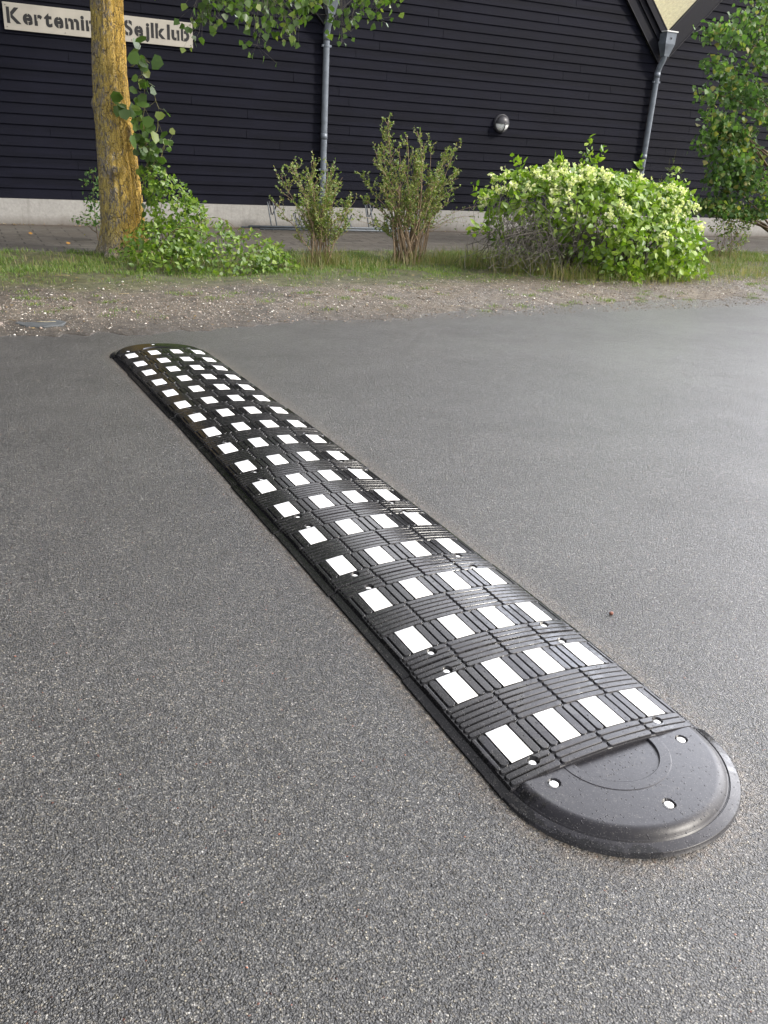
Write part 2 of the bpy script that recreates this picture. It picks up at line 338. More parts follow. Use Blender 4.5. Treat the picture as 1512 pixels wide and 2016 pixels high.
M = dict(
 asphalt=mat_asphalt(), verge=mat_verge(), path=mat_path(), rubber=mat_rubber('wet_rubber'), clad=mat_cladding(), plinth=mat_concrete(), roof=mat_roof(), bark=mat_bark(),
 white=simple('reflector_white', (.80, .80, .78), .45, nsc=26, var=.10), bolt=simple('bolt_zinc', (.80, .81, .80), .4, .2, nsc=90, var=.15),
 barge=simple('barge_board_black', (.0070, .0075, .0125), .6, nsc=6, var=.35, bump=.002, spec=.2), dark=simple('dark_metal', (.03, .03, .034), .4, .4),
 zinc=simple('zinc_pipe', (.17, .195, .23), .45, .25, nsc=9, var=.25, bump=.001, bsc=30), rackm=simple('rack_galvanised', (.10, .115, .13), .6, .3, nsc=12, var=.3), wire=simple('rack_dark_wire', (.03, .033, .04), .5, .3),
 sign=simple('sign_cream', (.40, .375, .33), .5, nsc=5, var=.10, bump=.001), letter=simple('letter_black', (.012, .012, .014), .5),
 glass=simple('lamp_glass', (.85, .87, .87), .15, nsc=60, var=.15), lamph=simple('lamp_casting', (.045, .045, .052), .42, .2, nsc=40, var=.2),
 wood=simple('brown_stem', (.13, .09, .05), .8, nsc=30, var=.4), greenstem=simple('green_stem', (.16, .15, .05), .7, nsc=30, var=.3), drystem=simple('dry_stem', (.26, .19, .12), .85, nsc=30, var=.35), greybark=simple('grey_bark', (.11, .10, .085), .85, nsc=15, var=.4, bump=.01),
 slate=simple('slab_slate', (.055, .06, .062), .6, nsc=20, var=.25, bump=.004, bsc=40), rock=simple('pale_rock', (.17, .14, .12), .8, nsc=12, var=.3, bump=.01, bsc=30),
 gravel=simple('gravel_stone', (.32, .28, .24), .8, nsc=9, var=.55), soil=simple('bare_soil', (.09, .075, .055), .9, nsc=1, var=.3, bump=.02, bsc=8),
 l_poplar=leaf_mat('poplar_leaf', [(.030, .070, .016), (.055, .115, .024), (.045, .095, .020), (.09, .17, .032), (.20, .24, .06)], .36, .35),
 l_dark=leaf_mat('dark_poplar_leaf', [(.035, .085, .030), (.05, .115, .038), (.07, .15, .045), (.12, .22, .07), (.14, .25, .08), (.30, .27, .09)], .5, .38, .35),
 l_clem=leaf_mat('clematis_leaf', [(.05, .12, .012), (.16, .28, .022), (.27, .40, .035), (.08, .17, .016), (.36, .47, .06)], .42, .30),
 l_flow=leaf_mat('clematis_flower', [(.74, .74, .48), (.85, .84, .66), (.66, .70, .36)], .7, .3),
 l_thorn=leaf_mat('thorn_leaf', [(.06, .13, .028), (.13, .21, .045), (.22, .29, .06), (.10, .19, .04), (.34, .38, .11), (.26, .20, .07)], .45, .25),
 l_bram=leaf_mat('bramble_leaf', [(.045, .11, .014), (.10, .19, .022), (.19, .29, .03), (.07, .14, .02), (.27, .36, .05)], .42, .35),
 l_weed=leaf_mat('mugwort_leaf', [(.10, .14, .09), (.17, .20, .14), (.22, .24, .18)], .6, .2),
 grass=leaf_mat('grass_blade', [(.045, .10, .015), (.08, .155, .022), (.12, .21, .03), (.15, .22, .045), (.28, .26, .10)], .55, .3),
 drygrass=leaf_mat('dry_grass_blade', [(.10, .14, .03), (.26, .21, .10), (.36, .30, .16), (.12, .17, .04), (.08, .13, .03)], .6, .3),
 litter=leaf_mat('litter_leaf', [(.09, .05, .03), (.16, .10, .05), (.30, .2, .08), (.42, .36, .24)], .7, .1),
 orange=leaf_mat('orange_leaf', [(.35, .17, .04), (.4, .2, .05)], .5, .2),
)

# ------------------------------------------------------------------ ground
mb = MB()
ys = np.concatenate([[-40, -10, -4], np.linspace(-2.5, 6.0, 120)]); xs = np.array([-60, -20, -6, -3, -1.5, 0, 1.5, 3, 6, 10, 15, 25, 60.])
G = np.stack(np.meshgrid(ys, xs, indexing='ij'), -1); V = np.stack([G[..., 1], G[..., 0], road_z(G[..., 0])], -1)
mb.grid(V, flip=True); tag(mb.build('road', M['asphalt']), 'dark wet asphalt of the car park', 'road', kind='structure')
mb = MB(); mb.box(-400, 400, -400, 400, -.4, -.05); tag(mb.build('ground', M['soil'], smooth=False), 'bare ground reaching to the horizon', 'ground', kind='structure')

def edge_y(x):
    base = np.interp(x, [-12, -.92, .51, 1.2, 2.17, 3.96, 6, 7.3, 14, 30], [5.36, 5.37, 5.27, 5.42, 5.50, 5.74, 5.78, 5.80, 5.9, 5.9])
    return base + (fbm(x, x * 0, 1.3, 3) - .5) * .55 + (fbm(x, x * 0 + 3, 9, 5) - .5) * .24
xs = np.concatenate([np.linspace(-14, -3, 40)[:-1], np.linspace(-3, 11, 560), np.linspace(11, 30, 70)[1:]])
ny = 70; rows = []
for i, x in enumerate(xs):
    ey = edge_y(np.array([x]))[0]; y = ey + (9.75 - ey) * (np.linspace(0, 1, ny) ** 1.25)
    lift = .035 * (1 - np.exp(-(y - ey) / .35))
    nzz = (fbm(np.full(ny, x), y, 3.1, 11) - .5) * .05 * np.clip((y - ey) / .4, 0, 1) + (fbm(np.full(ny, x), y, 22, 12, 2) - .5) * .012 * np.clip((y - ey) / .1, 0, 1)
    z = -.0135 + lift + nzz; z[0] = -.022
    rows.append(np.stack([np.full(ny, x), y, z], -1))
VG = np.array(rows)
mb = MB(); mb.grid(VG, flip=False); tag(mb.build('verge', M['verge']), 'gravelly dirt verge between asphalt and path', 'verge', kind='structure')
def verge_z(x, y):
    ey = edge_y(x); return -.0135 + .035 * (1 - np.exp(-np.clip(y - ey, 0, 9) / .35)) + (fbm(x, y, 3.1, 11) - .5) * .05 * np.clip((y - ey) / .4, 0, 1)
WA = R(2.553); CW, SW = math.cos(WA), math.sin(WA)
def wl(u, off, z): return (u * CW - off * SW * 1.0, 12.9 - u * SW - off * CW, z)     # point in front of the wall by off
mb = MB(); xs = np.linspace(-14, 30, 90); ysp = np.linspace(9.55, 13.6, 30)
G = np.stack(np.meshgrid(xs, ysp, indexing='ij'), -1)
V = np.concatenate([G, (.012 + (fbm(G[..., 0], G[..., 1], 1.3, 30) - .5) * .03)[..., None]], -1); V[:, 0, 2] = -.03
mb.grid(V); tag(mb.build('path', M['path']), 'mossy brown paved path along the black wall', 'path', kind='structure')

# ------------------------------------------------------------------ speed bump
HW = .322
def prof(x):
    a = np.abs(x)
    return np.where(a < .296, .0480 - .30 * a * a, .0125 - (a - .296) * .27)
def sstep(d, w): t = np.clip(.5 - d / w, 0, 1); return t * t * (3 - 2 * t)
def rr(x, y, cx, cy, hx, hy, r):
    qx = np.abs(x - cx) - hx + r; qy = np.abs(y - cy) - hy + r
    return np.hypot(np.maximum(qx, 0), np.maximum(qy, 0)) + np.minimum(np.maximum(qx, qy), 0) - r
CX = (-.2205, -.0735, .0735, .2205); PY = (.1255, .3745)
def module_height(x, y):
    h = prof(x).copy(); rib = np.zeros_like(h)
    def slot(cx, cy, hx, hy, r, amp=.0048):
        nonlocal rib
        d = rr(x, y, cx, cy, hx, hy, r); rib = np.maximum(rib, amp * sstep(d + .0002, .0022))
    for cx in CX:
        for py in PY:
            slot(cx, py, .033, .0605, .002, .0046)                       # pad under the reflector
            for k, dx in enumerate((.0465, .0735, .1005)):
                xx = cx + dx
                if cx > .2: 
                    if k == 0: slot(xx, py, .0120, .060, .0112)
                    if k == 1: slot(xx - .002, py, .006, .060, .006, .003)
                    continue
                slot(xx, py, .0120, .060, .0112)
            if cx < -.2: slot(cx - .0465, py, .0120, .060, .0112); slot(cx - .068, py, .006, .060, .006, .003)
        yb = [.0125, .0338, .0552] + [.25 + (k - 2.5) * .0213 for k in range(6)] + [.4448, .4662, .4875]
        for yy in yb: slot(cx, yy, .0712, .0091, .0086)
    h = h + np.where(np.abs(x) < .295, rib, 0)
    for sx in (-.204, .204):
        for sy in (.047, .453):
            d = np.hypot(x - sx, y - sy); h = np.where(d < .0135, h * 0 + prof(np.array(sx)) - .009, np.where(d < .0155, np.minimum(h, prof(np.array(sx)) + .0045), h))
    # bevelled ends over the seam
    e = np.minimum(y, .5 - y); h = h - .003 * np.clip(1 - e / .004, 0, 1)
    return h
def module_mesh():
    xs = np.concatenate([[-HW - .001], np.linspace(-HW, HW, 520), [HW + .001]]); ys = np.concatenate([[0.0008], np.linspace(.001, .499, 480), [.4992]])
    Y, X = np.meshgrid(ys, xs, indexing='ij'); Z = module_height(X, Y)
    Z[0, :] = -.012; Z[-1, :] = -.012; Z[:, 0] = -.012; Z[:, -1] = -.012
    m = MB(); m.grid(np.stack([X, Y, Z], -1), flip=False); return m
bump = empty('speed_bump', (0, 0, 0), label='long black rubber speed bump with rows of white reflectors on wet asphalt', cat='speed bump')
refl = MB()
for cx, w in ((0, 0),):
    n = 9; xs = np.linspace(-.0315, .0315, n); ysr = np.linspace(-.0585, .0585, 5)
def reflector_mesh(cx):
    r = MB(); xs = np.linspace(cx - .0315, cx + .0315, 9); ysr = np.array([-.0590, -.0585, .0585, .0590])
    Y, X = np.meshgrid(ysr, xs, indexing='ij'); Z = prof(X) + .0058 + 0 * Y; Z[0] -= .003; Z[-1] -= .003
    r.grid(np.stack([X, Y, Z], -1)); return r
first = None
def bolt_mesh(rad=.0108, hgt=.004):
    r = MB(); prf = [(rad, -.004), (rad, hgt * .4), (rad * .8, hgt * .85), (rad * .4, hgt), (0.0012, hgt * .7), (.0001, hgt * .7)]
    a = np.arange(16) * 2 * np.pi / 16
    V = np.array([[(q * math.cos(t), q * math.sin(t), z) for t in a] for q, z in prf]); V = np.concatenate([V, V[:, :1]], 1)
    r.grid(V, flip=True); return r
for k in range(9):
    y0, y1 = k * .5, k * .5 + .5; z0, z1 = float(road_z(y0)), float(road_z(y1)); tilt = math.atan2(z1 - z0, .5)
    if first is None:
        mod = module_mesh().build('rubber_module', M['rubber'], bump); rf = []; bl = []
        for cx in CX:
            for py in PY:
                o = reflector_mesh(cx).build('reflector', M['white'], mod); o.location = (0, py, 0); rf.append(o)
        for sx in (-.204, .204):
            for sy in (.047, .453):
                o = bolt_mesh().build('bolt', M['bolt'], mod); o.location = (sx, sy, float(prof(np.array(sx))) - .0050); bl.append(o)
        first = (mod, rf + bl)
    else:
        mod = first[0].copy(); C.objects.link(mod); mod.parent = bump
        for ch in first[1]:
            d = ch.copy(); C.objects.link(d); d.parent = mod
    mod.location = (0.004 * math.sin(k * 1.7), y0, z0 + .0006 * (k % 2)); mod.rotation_euler = (tilt, 0, .002 * math.sin(k * 2.3))
def cap_mesh():
    rad = np.unique(np.concatenate([[.0005], np.arange(.004, .324, .0026), [.1165, .1180, .1195, .1210, .146, .1475, .149, .1505, .2885, .2900, .2915, .2930, .2945, .2955, .297, .3235, .3240]]))
    th = np.linspace(math.pi, 2 * math.pi, 420)
    def hz(r):
        dome = .0410 - .125 * r * r
        if r < .119: return dome - .0062
        if r < .148: return dome - .0005
        if r < .255: return dome - .0020
        if r < .288:
            t = (r - .255) / .033; return (.0410 - .125 * .065 - .0020) * (1 - t * t) + .0145 * t * t
        if r < .2905: return .0142
        if r < .2950: return .0085
        if r < .3232: return .0128 - (r - .295) * .30
        return -.010
    Rd, Th = np.meshgrid(rad, th, indexing='ij'); X = Rd * np.cos(Th); Y = Rd * np.sin(Th) * .945; Z = np.vectorize(hz)(Rd)
    for sx, sy in BP:
        d = np.hypot(X - sx, Y - sy); z0 = capz(sx, sy); Z = np.where(d < .0150, z0 - .009, np.where(d < .0172, np.maximum(Z, z0 + .0004), Z))
    m = MB(); m.grid(np.stack([X, Y, Z], -1), flip=False); return m
BP = ((-.203, -.034), (.203, -.034), (0, -.200))
def capz(x, y): r = math.hypot(x, y / .945); return .0410 - .125 * r * r - .0020
cap = cap_mesh().build('end_cap', M['rubber'], bump); cap.location = (.006, .001, 0); cap.scale = (1.015, 1.0, 1.0)
kids = []
for sx, sy in BP:
    o = bolt_mesh(.0118, .0035).build('bolt', M['bolt'], cap); o.location = (sx, sy, capz(sx, sy) - .0042); kids.append(o)
cap2 = cap.copy(); C.objects.link(cap2); cap2.parent = bump; cap2.location = (.0, 4.499, 0); cap2.rotation_euler = (0, 0, math.pi)
for ch in kids:
    d = ch.copy(); C.objects.link(d); d.parent = cap2

# ------------------------------------------------------------------ building
bld = empty('warehouse', (0, 12.9, 0), -WA, label='black timber clad clubhouse with pointed gables and pale concrete plinth', cat='building')
VAL = [-1.95, 4.74, 11.37, 18.04, 24.7]; VZ = 3.02; U0, U1 = -8.6, 28.0
ridges = [(VAL[i] + VAL[i + 1]) / 2 for i in range(4)] + [VAL[0] - 3.33, VAL[4] + 3.33]
PT = .1408; Z0 = .372
def spans(z):
    if z <= VZ: return [(U0, U1)]
    d = z - VZ; out = []
    for c in ridges:
        h = 3.335 - d
        if h > .02: out.append((max(U0, c - h), min(U1, c + h)))
    return out
mb = MB(); k = 0
while True:
    z = Z0 + k * PT
    if z > VZ + 3.3: break
    for a, b in spans(z + PT * .5):
        # split into board lengths with butt joints
        cuts = [a]; r = random.Random(k * 13 + int(a * 7)); p = a + r.uniform(1, 4.2)
        while p < b - .6: cuts.append(p); p += r.uniform(3.2, 4.4)
        cuts.append(b)
        for p, q in zip(cuts[:-1], cuts[1:]):
            g = .003; j = r.uniform(-.0012, .0012); w = r.uniform(-.0015, .0015)
            n = max(2, int((q - p) / .5)); us = np.linspace(p + g, q - g, n)
            sag = np.array([(fbm(np.array([u]), np.array([z]), 1.2, 9)[0] - .5) * .006 for u in us])
            prof4 = [(-.004, PT + .012), (-.0225 + j, .0 + w), (-.0205 + j, -.003 + w), (-.006, -.003 + w)]
            V = np.array([[(u, yy, z + zz + s) for yy, zz in prof4] for u, s in zip(us, sag)])
            mb.grid(V, flip=False)
            # board end faces
            for e, fl in ((0, 0), (-1, 1)):
                P4 = V[e]; mb.add(P4, [(0, 1, 2, 3) if fl else (3, 2, 1, 0)])
    k += 1
mb.build('cladding', M['clad'], bld, smooth=False)
mb = MB(); mb.box(U0, U1, 0.0, .25, -.1, VZ)                      # backing wall
for c in ridges:
    v = [(c - 3.33, 0, VZ), (c + 3.33, 0, VZ), (c, 0, VZ + 3.33), (c - 3.33, .25, VZ), (c + 3.33, .25, VZ), (c, .25, VZ + 3.33)]
    mb.add(v, [(0, 1, 2), (3, 5, 4), (0, 2, 5, 3), (1, 4, 5, 2)])
mb.box(U0, U0 + .25, .25, 12, -.1, VZ); mb.box(U1 - .25, U1, .25, 12, -.1, VZ); mb.box(U0, U1, 12, 12.25, -.1, VZ)
mb.build('wall', M['barge'], bld, smooth=False)
mb = MB(); us = np.linspace(U0, U1, 60)
V = np.array([[(u, yy, zz) for yy, zz in ((-.002, Z0 - .004), (-.03, Z0 - .006), (-.032, -.03))] for u in us]); mb.grid(V)
mb.build('plinth', M['plinth'], bld, smooth=False)
# barge boards
s2 = math.sqrt(.5)
def slant(m, c, side, o0, o1, y0, y1, zext=0.0):
    # strip following the 45 degree verge: offsets o measured up along z from the cladding line
    pts = []
    for o in (o0, o1):
        pts.append((c + side * 3.335, VZ + o)); pts.append((c, VZ + 3.335 + o))
    V = [(pts[i][0], y, pts[i][1]) for y in (y0, y1) for i in range(4)]
    F = [(0, 1, 3, 2), (4, 6, 7, 5), (0, 4, 5, 1), (2, 3, 7, 6), (0, 2, 6, 4), (1, 5, 7, 3)]
    m.add(V, F)
def add_roof(c, side):
    n = int(12.6 / .0295); m = MB(); y = np.linspace(-.13, 12.4, n); cor = .007 * np.sin(y * 2 * np.pi / .177)
    V = []
    for t in (0, 1):
        uu = c + side * 3.335 * (1 - t); zz = VZ + .545 + 3.335 * t
        V.append(np.stack([np.full(n, uu) + side * cor * s2, y, zz + cor * s2], -1))
    V = np.array(V); m.grid(V, flip=(side > 0)); return m
for c in ridges:
    for side in (-1, 1):
        m = MB(); slant(m, c, side, -.02, .235, -.075, -.036); slant(m, c, side, .235, .40, -.105, -.036); slant(m, c, side, .36, .52, -.150, -.110)
        m.build('barge_board', M['barge'], bld, smooth=False)
        m = MB(); slant(m, c, side, -.035, -.020, -.085, -.036); slant(m, c, side, .520, .535, -.158, -.09)
        m.build('barge_trim', M['dark'], bld, smooth=False)
        r = add_roof(c, side).build('roof', M['roof'], bld, smooth=True)

# drainpipes
def drainpipe(u, label, hopper):
    e = empty('drainpipe', wl(u, 0, 0), -WA, label=label, cat='drainpipe', group='zinc drainpipes under the roof valleys')
    m = MB(); zt = 2.98
    pts = [(0, -.085, z) for z in np.linspace(.03, 2.86, 12)] + [(.0, -.090, 2.92), (0.0, -.12, 3.0), (.01, -.165, 3.09), (.012, -.19, 3.17), (.012, -.19, 3.22)]
    m.tube(pts, .050, 20); m.build('pipe', M['zinc'], e)
    for z in (1.45, 2.86): m = MB(); m.tube([(0, -.085, z - .045), (0, -.085, z + .045)], .0545, 20); m.build('pipe_sleeve', M['zinc'], e)
    for z in (.95, 2.74):
        m = MB(); m.tube([(0, -.085, z - .014), (0, -.085, z + .014)], .058, 20); m.box(-.075, -.052, -.11, -.06, z - .016, z + .016); m.box(.052, .078, -.11, -.06, z - .016, z + .016); m.box(-.012, .012, -.05, .02, z - .01, z + .01)
        m.build('bracket', M['zinc'], e, smooth=False)
    m = MB(); m.box(.012 - .012, .012 + .012, -.02, .02, 1, 1.01) if False else None
    # hopper head: square box tapering down to the outlet
    lv = [(.115, .105, 3.555), (.108, .10, 3.36), (.062, .062, 3.20), (.055, .055, 3.16)]
    V = []
    for hx, hy, z in lv: V += [(.012 + sx * hx, -.185 + sy * hy, z) for sx, sy in ((-1, -1), (1, -1), (1, 1), (-1, 1))]
    F = []
    for i in range(3):
        for j in range(4): a = i * 4 + j; b = i * 4 + (j + 1) % 4; F.append((a + 4, b + 4, b, a))
    m = MB(); m.add(V, F); h = m.build('hopper_head', M['zinc'], e, smooth=False)
    r = MB(); r.box(-.118, .142, -.305, -.288, 3.55, 3.568); r.box(-.118, .142, -.082, -.065, 3.55, 3.568); r.box(-.118, -.101, -.288, -.082, 3.55, 3.568); r.box(.125, .142, -.288, -.082, 3.55, 3.568); r.build('rim', M['bolt'], h, smooth=False)
    r = MB(); r.box(-.012, .036, -.2945, -.285, 3.452, 3.462); r.box(.006, .018, -.296, -.285, 3.43, 3.452); r.build('clip', M['dark'], h, smooth=False)
    return e
drainpipe(4.735, 'grey zinc drainpipe behind the left thorny shrub, its top hidden by hanging poplar leaves', True)
drainpipe(11.34, 'grey zinc drainpipe with an open box head below the roof valley, behind the flowering bush', True)

# wall lamp
lamp = empty('wall_lamp', wl(8.08, .03, 1.84), -WA, label='round dark bulkhead lamp with half hooded glass on the black wall', cat='wall lamp')
def dome(r0, d, z_lo, z_hi, y0, sq=1.0, na=49, nr=14, half=None, scale=1.0):
    a0, a1 = (0, 2 * math.pi) if half is None else half
    V = []
    for i in range(nr):
        p = i / (nr - 1) * math.pi / 2; rr_ = r0 * math.cos(p); yy = -d * math.sin(p)
        V.append([(rr_ * math.cos(t), y0 + yy, rr_ * math.sin(t)) for t in np.linspace(a0, a1, na)])
    return np.array(V)
m = MB(); V = np.array([[(q * math.cos(t), y, q * math.sin(t)) for t in np.linspace(0, 2 * math.pi, 49)] for q, y in ((.150, .03), (.150, -.03), (.146, -.042), (.134, -.046), (.128, -.040), (.125, -.03))])
m.grid(V, flip=True); m.build('housing', M['lamph'], lamp)
m = MB(); m.grid(dome(.126, .095, 0, 0, -.035), flip=True); m.build('glass', M['glass'], lamp)
m = MB(); m.grid(dome(.131, .104, 0, 0, -.036, half=(0, math.pi)), flip=True); V = dome(.131, .104, 0, 0, -.036, half=(0, math.pi)); 
m.box(-.131, .131, -.045, -.036, -.008, .0); hood = m.build('hood', M['lamph'], lamp)
def arc(v0, ang0, ang1, r0, d, horizontal):
    pts = []
    for t in np.linspace(ang0, ang1, 20):
        pts.append((r0 * math.cos(t) if horizontal else 0, -.038 - d * math.sin(t), 0 if horizontal else r0 * math.cos(t)))
    return pts
m = MB(); m.tube(arc(0, math.pi, math.pi / 2, .13, .104, False), .0085, 8); m.tube(arc(0, 0, math.pi, .13, .104, True), .0075, 8); m.build('guard_bar', M['lamph'], lamp)

# sign
sign = empty('sign', wl(1.38, .045, 2.685), -WA, label='long cream name board with black stencil letters on the black wall behind the trunk', cat='sign')
m = MB(); m.box(-1.275, 1.275, 0, .018, -.163, .163); sb = m.build('board', M['sign'], sign, smooth=False)
bm_ = sb.modifiers.new('b', 'BEVEL'); bm_.width = .003
def glyphs():
    out = []; 
    adv = 0.0
    for ch in 'Kerteminde Sejlklub':
        if ch == ' ': adv += .36; continue
        cu = bpy.data.curves.new('g', 'FONT'); cu.body = ch; cu.size = 1.0; cu.offset = .037; cu.resolution_u = 6; cu.extrude = .0; 
        ob = bpy.data.objects.new('g', cu); C.objects.link(ob)
        bpy.context.view_layer.update()
        me = bpy.data.meshes.new_from_object(ob); n = len(me.vertices); co = np.empty(n * 3); me.vertices.foreach_get('co', co); co = co.reshape(-1, 3)
        polys = [tuple(p.vertices) for p in me.polygons]
        x0, x1 = co[:, 0].min(), co[:, 0].max(); co[:, 0] += adv - x0
        out.append((ch, co.copy(), polys, adv, adv + x1 - x0, co[:, 1].min(), co[:, 1].max())); adv += x1 - x0 + .085
        bpy.data.objects.remove(ob); bpy.data.meshes.remove(me); bpy.data.curves.remove(cu)
    return out, adv - .085
gl, tot = glyphs(); sx = 2.46 / tot; sz = .255; ox = -1.235; oz = -.075
words = [(MB(), MB()), (MB(), MB())]; BR = [[], []]
def P(x, y, d): return (ox + x * sx, -d, oz + y * sz)
for gi, (ch, co, polys, a, b, lo, hi) in enumerate(gl):
    m, br = words[0 if gi < 10 else 1]
    m.add([P(x, y, .0015) for x, y, _ in co], polys)
    w = b - a; cxm = (a + b) / 2; t = .020
    bars = []
    if ch == 'e': bars = [(cxm - .014, cxm + .014, lo - .02, .13), (cxm - .014, cxm + .014, .43, hi + .02)]
    elif ch == 'K': bars = [(a + .155, a + .19, 0, hi)]
    elif ch in 'mnr': bars = [(a + .13, a + .165, .2, hi + .02)] + ([(cxm + .06, cxm + .09, .34, hi + .02)] if ch == 'm' else [])
    elif ch == 'S': bars = [(cxm - t, cxm + t, hi - .16, hi + .02), (cxm - t, cxm + t, lo - .02, .15)]
    elif ch in 'db': bars = [((b - .17, b - .135, 0, .5) if ch == 'd' else (a + .135, a + .17, 0, .55))]
    elif ch == 'u': bars = [(b - .165, b - .13, -.02, .3)]
    elif ch == 'k': bars = [(a + .14, a + .17, 0, .5)]
    for x0, x1, y0, y1 in bars:
        BR[0 if gi < 10 else 1].append([P(x0, y0, .003), P(x1, y0, .003), P(x1, y1, .003), P(x0, y1, .003)], )
for (m, br), bb in zip(words, BR):
    let = m.build('lettering', M['letter'], sign, smooth=False)
    for q in bb: br = MB(); br.add(q, [(0, 1, 2, 3)]); br.build('stencil_bridge', M['sign'], let, smooth=False)
for x, z in ((-1.24, -.13), (-1.24, .13), (1.24, .13), (1.24, -.13), (0.4, -.135), (-.5, -.135)): m = MB(); m.tube([(x, .004, z), (x, -.004, z)], .006, 10); m.build('screw', M['dark'], sign)

# bicycle rack
rack = empty('bicycle_rack', wl(3.35, 0, 0), -WA, label='low galvanised bicycle rack along the plinth behind the thorny shrubs', cat='bicycle rack')
for off, z in ((.62, .06), (.50, .085), (.10, .03)):
    m = MB(); m.tube([(0 if off < .6 else .15, -off, z), (3.0, -off, z)], .017, 10); m.build('rail', M['rackm'], rack)
for i, (u, h) in enumerate(((.42, .44), (.86, .27), (1.30, .44), (1.72, .27), (2.12, .44), (2.50, .27), (2.88, .44))):
    m = MB(); w = .045
    for du in (-w, w): m.tube([(u + du, -.50, .08), (u + du, -.30, h - .03), (u + du, -.27, h)], .0095, 6)
    m.tube([(u - w, -.35, h * .6), (u + w, -.35, h * .6)], .006, 6)
    m.tube([(u - w, -.50, .08), (u - w, -.10, .03)], .007, 6); m.tube([(u + w, -.50, .08), (u + w, -.10, .03)], .007, 6)
    hp = m.build('hoop', M['rackm'], rack)
    m = MB(); zz = h
    m.tube([(u - w, -.27, zz), (u - .02, -.285, zz + .01), (u + .015, -.29, zz - .16), (u + .035, -.29, zz - .19), (u + .055, -.29, zz - .16), (u + .11, -.28, zz - .02), (u + .125, -.27, zz + .0), (u + .08, -.29, zz - .1)], .0105, 6)
    m.build('wheel_holder', M['wire'], hp)

# ------------------------------------------------------------------ plants
def curve(p0, p1, bend, n=8, wob=.02):
    t = np.linspace(0, 1, n)[:, None]; p0 = np.array(p0, float); p1 = np.array(p1, float)
    w = np.cumsum(rng.normal(0, wob, (n, 3)), 0) * np.sin(np.pi * t) ** .5
    return p0 + (p1 - p0) * t + np.array(bend) * (4 * t * (1 - t)) + w * .5

def stem_shrub(name, label, base, tips, stem_mat, leafm, kind, ls, ntw, nl, t0=.35, foot=.12, tw=(.10, .28), rad=.009, cat='shrub', group=None, up=.5, bend=.12, droop=0., extra=None, leafup=.4):
    e = empty(name, base, label=label, cat=cat, group=group)
    st = MB(); lf = MB(); LC = []; LD = []
    for tp in tips:
        tp = np.array(tp, float); b0 = np.array([rng.normal(0, foot), rng.normal(0, foot * .7), -.02])
        h = np.hypot(tp[0] - b0[0], tp[1] - b0[1])
        c = curve(b0, tp, (-(tp[0] - b0[0]) * bend, -(tp[1] - b0[1]) * bend, h * bend * .8), 10, .022)
        r = rad * rng.uniform(.6, 1.2); st.tube(c, np.linspace(r, r * .25, 10), 5, cap=False)
        for _ in range(int(ntw * rng.uniform(.6, 1.4))):
            t = rng.uniform(t0, 1.0); i = min(8, int(t * 9)); p = c[i] + (c[i + 1] - c[i]) * (t * 9 - i)
            d = norm(rdir(1)[0] * np.array([1, 1, .6]) + norm(c[i + 1] - c[i]) * .8 + np.array([0, 0, up]))
            L = rng.uniform(*tw) * (1.15 - .5 * t); q = curve(p, p + d * L, rng.normal(0, .015, 3) + np.array([0, 0, -droop * L]), 5, .008)
            st.tube(q, np.linspace(r * .35, .0012, 5), 4, cap=False)
            k = rng.poisson(nl); s = rng.uniform(.1, 1.05, k); s = np.clip(s, 0, .999) * 4; j = s.astype(int)
            pp = q[j] + (q[np.minimum(j + 1, 4)] - q[j]) * (s - j)[:, None]
            LC.append(pp); LD.append(norm(rdir(k) + d * .5 + np.array([0, 0, .2 - droop])))
    if extra: extra(st, LC, LD)
    LC = np.concatenate(LC); LD = np.concatenate(LD)
    leaves(lf, LC, LD, rdir(len(LC)) + np.array([0, -.2, leafup + .4]), rng.uniform(ls * .6, ls * 1.25, len(LC)), kind)
    st.build('stems', stem_mat, e); lf.build('foliage', leafm, e); return e

def fan(n, x0, x1, zlo, zhi, ys=.3, shape=None):
    out = []
    for _ in range(n):
        x = rng.uniform(x0, x1); z = rng.uniform(zlo, zhi)
        if shape: z = min(z, shape(x)) if z > shape(x) else z
        out.append((x, rng.normal(0, ys), z))
    return out
# two thorny shrubs
t1 = [(-.52, 0, 1.0), (-.50, .1, .66), (-.45, -.1, 1.10), (-.3, .1, 1.08), (-.2, -.1, 1.0), (-.08, .1, 1.12), (.05, 0, 1.14), (.16, .1, 1.08), (.25, 0, 1.0), (.1, -.2, .9), (-.1, .2, .9), (.3, -.1, .75), (.33, .1, .6), (-.3, -.2, .75), (-.15, -.2, .6), (.15, .2, .7), (0, -.2, .75), (.22, -.2, .5), (-.42, .2, .8), (.0, .1, 1.0), (.2, .2, .9), (-.2, 0, .8), (.1, .1, .8)]
stem_shrub('thorn_shrub', 'smaller sparse thorny shrub with olive leaves in front of the left drainpipe', (2.92, 8.5, .01), t1, M['drystem'], M['l_thorn'], 'small', .027, 20, 17, t0=.28, foot=.08, tw=(.10, .30))
t2 = [(-.44, .1, 1.52), (-.42, 0, 1.62), (-.1, .1, 1.48), (-.02, 0, 1.55), (.1, 0, 1.42), (.25, .1, 1.38), (.42, 0, 1.32), (.60, .1, 1.38), (.62, 0, 1.16), (.5, -.2, 1.05), (.62, .1, .92), (-.6, 0, 1.2), (-.68, .1, 1.0), (-.55, -.2, .9), (-.3, -.2, 1.2), (-.1, -.3, 1.2), (.15, -.3, 1.15), (.3, -.2, 1.2), (-.3, .3, 1.3), (.2, .3, 1.25), (0, .2, 1.0), (.4, .2, .9), (-.4, .2, .9), (-.2, -.2, .95), (.1, 0, 1.1), (.3, 0, 1.0), (-.5, .1, 1.25), (.0, 0, 1.3), (.45, .1, 1.2), (-.25, .0, 1.35), (.5, 0, .75), (-.6, .1, .72), (-.7, .1, .5)]
